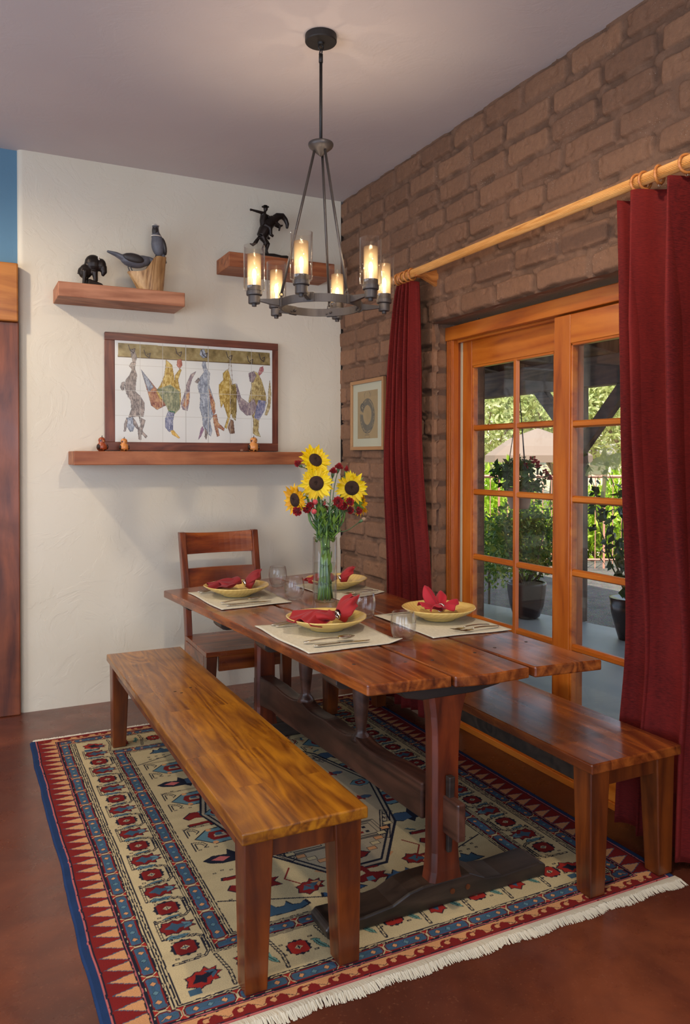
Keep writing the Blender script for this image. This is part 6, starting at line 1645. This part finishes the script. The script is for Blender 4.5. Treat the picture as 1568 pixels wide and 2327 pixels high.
def curtain(ya0, yb0, ya1, yb1, folds, amp, z1, lab, seed, xoff=(0, .1), bul=0):
    r = random.Random(seed); jit = [r.uniform(-.25, .25) for _ in range(40)]
    def F(u, v):
        z = z1*(1-v)+.035*v+(.012*math.sin(u*folds*2)*v)
        a = ya0+(ya1-ya0)*(v**.6 if not bul else max(0, v-.4)**1.2/.54)-bul*math.sin(PI*min(1, v/.85)); b = yb0+(yb1-yb0)*v**.7
        ph = u*folds*2*PI; k = int(u*folds); ph2 = ph+.5*math.sin(ph*.5+jit[3])+.25*v*math.sin(3*u+jit[5])
        s = math.sin(ph2); s = math.copysign(abs(s)**.75, s)
        am = amp*(.55+.45*min(1, v*4+.2))*(1+.35*jit[(k+7) % 40]*2)
        sv = min(1, max(0, (v-.34)/.42)); sv = sv*sv*(3-2*sv)
        am2 = am*(1-sv)+min(am, xoff[1])*sv; x = RX+.004+xoff[0]*sv+s*am2+.004*math.sin(7*v+ph)*(1-sv)
        y = a+(b-a)*u+math.cos(ph2)*am*.35
        return (x, y, z+.006*(1-v)*math.cos(ph2*1))
    c = thing('curtain', lab, 'curtain', (RX, (ya0+yb0)/2, .02), group='red velvet curtains')
    mk('drape', MB().grid(F, int(folds*26), 90), VEL, c, smooth=True, solid=.005)
    return c
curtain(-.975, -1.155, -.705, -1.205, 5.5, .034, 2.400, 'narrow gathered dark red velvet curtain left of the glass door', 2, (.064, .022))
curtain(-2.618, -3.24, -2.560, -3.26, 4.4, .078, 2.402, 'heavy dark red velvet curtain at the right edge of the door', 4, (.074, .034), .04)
# ------------------------------------------------------------------ camera
cam_d = bpy.data.cameras.new('camera'); cam = bpy.data.objects.new('camera', cam_d); COL.objects.link(cam); SC.camera = cam
CX, CY, CYAW, CPIT, CROLL, CF, CCY = -2.32557361, -4.77022211, .459122340, .0153700840, .00114729167, 1776.968, 1067.78815
fw = Vector((math.sin(CYAW)*math.cos(CPIT), math.cos(CYAW)*math.cos(CPIT), -math.sin(CPIT)))
rt = Vector((math.cos(CYAW), -math.sin(CYAW), 0)); up = rt.cross(fw)
r2 = rt*math.cos(CROLL)+up*math.sin(CROLL); u2 = -rt*math.sin(CROLL)+up*math.cos(CROLL)
M = Matrix((r2, u2, -fw)).transposed().to_4x4(); M.translation = Vector((CX, CY, 1.45)); cam.matrix_world = M
cam_d.sensor_fit = 'VERTICAL'; cam_d.sensor_height = 36; cam_d.sensor_width = 36*1568/2327
cam_d.lens = CF*36/2327; cam_d.shift_y = -(2327/2-CCY)/2327; cam_d.clip_start = .05; cam_d.clip_end = 300

# ------------------------------------------------------------------ light
w = bpy.data.worlds.new('World'); SC.world = w; w.use_nodes = True; nt = w.node_tree; nt.nodes.clear()
wo = nt.nodes.new('ShaderNodeOutputWorld'); bg = nt.nodes.new('ShaderNodeBackground'); bg.inputs[0].default_value = (.62, .76, 1.0, 1); bg.inputs[1].default_value = WORLD
nt.links.new(bg.outputs[0], wo.inputs[0])
def light(name, typ, loc, energy, color=(1,1,1), rot=None, tgt=None, **kw):
    d = bpy.data.lights.new(name, typ); d.energy = energy; d.color = color
    for k, v in kw.items(): setattr(d, k, v)
    o = bpy.data.objects.new(name, d); COL.objects.link(o); o.location = loc
    if tgt is not None: o.rotation_euler = (Vector(tgt)-Vector(loc)).to_track_quat('-Z', 'Y').to_euler()
    return o
light('sun', 'SUN', (0, 0, 10), SUN, (1, .95, .86), tgt=(.42*10, .30*10, -.62*10+10-3), angle=.01)
for (x, y, z) in BULBS:
    light('bulb_light', 'POINT', (x, y, z), BULB, (1, .80, .58), shadow_soft_size=.012)
WARM = (1, .84, .66)
for k, (x, y, tx, ty, e) in enumerate(DOWN):  # ceiling spots out of view: some follow shelf shadows, others added as fill
    light('assumed_downlight_lamp', 'SPOT', (x, y, 3.135), e, WARM, tgt=(tx, ty, 0), spot_size=math.radians(130), spot_blend=.8, shadow_soft_size=.05)
    rim = thing('assumed_downlight', 'round recessed ceiling lamp, assumed and out of view, with a dark trim ring', 'ceiling light', (x, y, 3.165), group='assumed recessed downlights')
    mk('trim_ring', MB().torus((x, y, ZC-.004), .075, .008), IRON, rim, smooth=True)
for (loc, tgt, sx, sy) in [((-5.22,-5.25,1.4),(0,-5.25,1.4),2.7,2.4), ((-5.22,-2.25,1.4),(0,-2.25,1.4),2.1,2.4), ((-3.75,-7.52,1.45),(-3.75,0,1.45),1.7,2.5), ((-1.4,-7.52,1.45),(-1.4,0,1.45),1.8,2.5)]:  # area lamps added in the unseen window openings as daylight fill
    o = light('window_fill', 'AREA', loc, DAYL*sx*sy, (.70, .82, 1.0), tgt=tgt, shape='RECTANGLE', size=sx, size_y=sy)
SC.view_settings.view_transform = 'Standard'; SC.view_settings.look = 'None'; SC.view_settings.gamma = 1
SC.view_settings.use_curve_mapping = False; SC.view_settings.exposure = EXPO
try:
    SC.cycles.use_denoising = True; SC.cycles.denoiser = 'OPENIMAGEDENOISE'
    SC.cycles.use_adaptive_sampling = True; SC.cycles.adaptive_threshold = .025
    SC.cycles.max_bounces = 14; SC.cycles.diffuse_bounces = 3; SC.cycles.glossy_bounces = 6; SC.cycles.transmission_bounces = 12; SC.cycles.transparent_max_bounces = 20
    SC.cycles.caustics_refractive = True; SC.cycles.caustics_reflective = False; SC.cycles.sample_clamp_indirect = 6
except Exception as e: print(e)
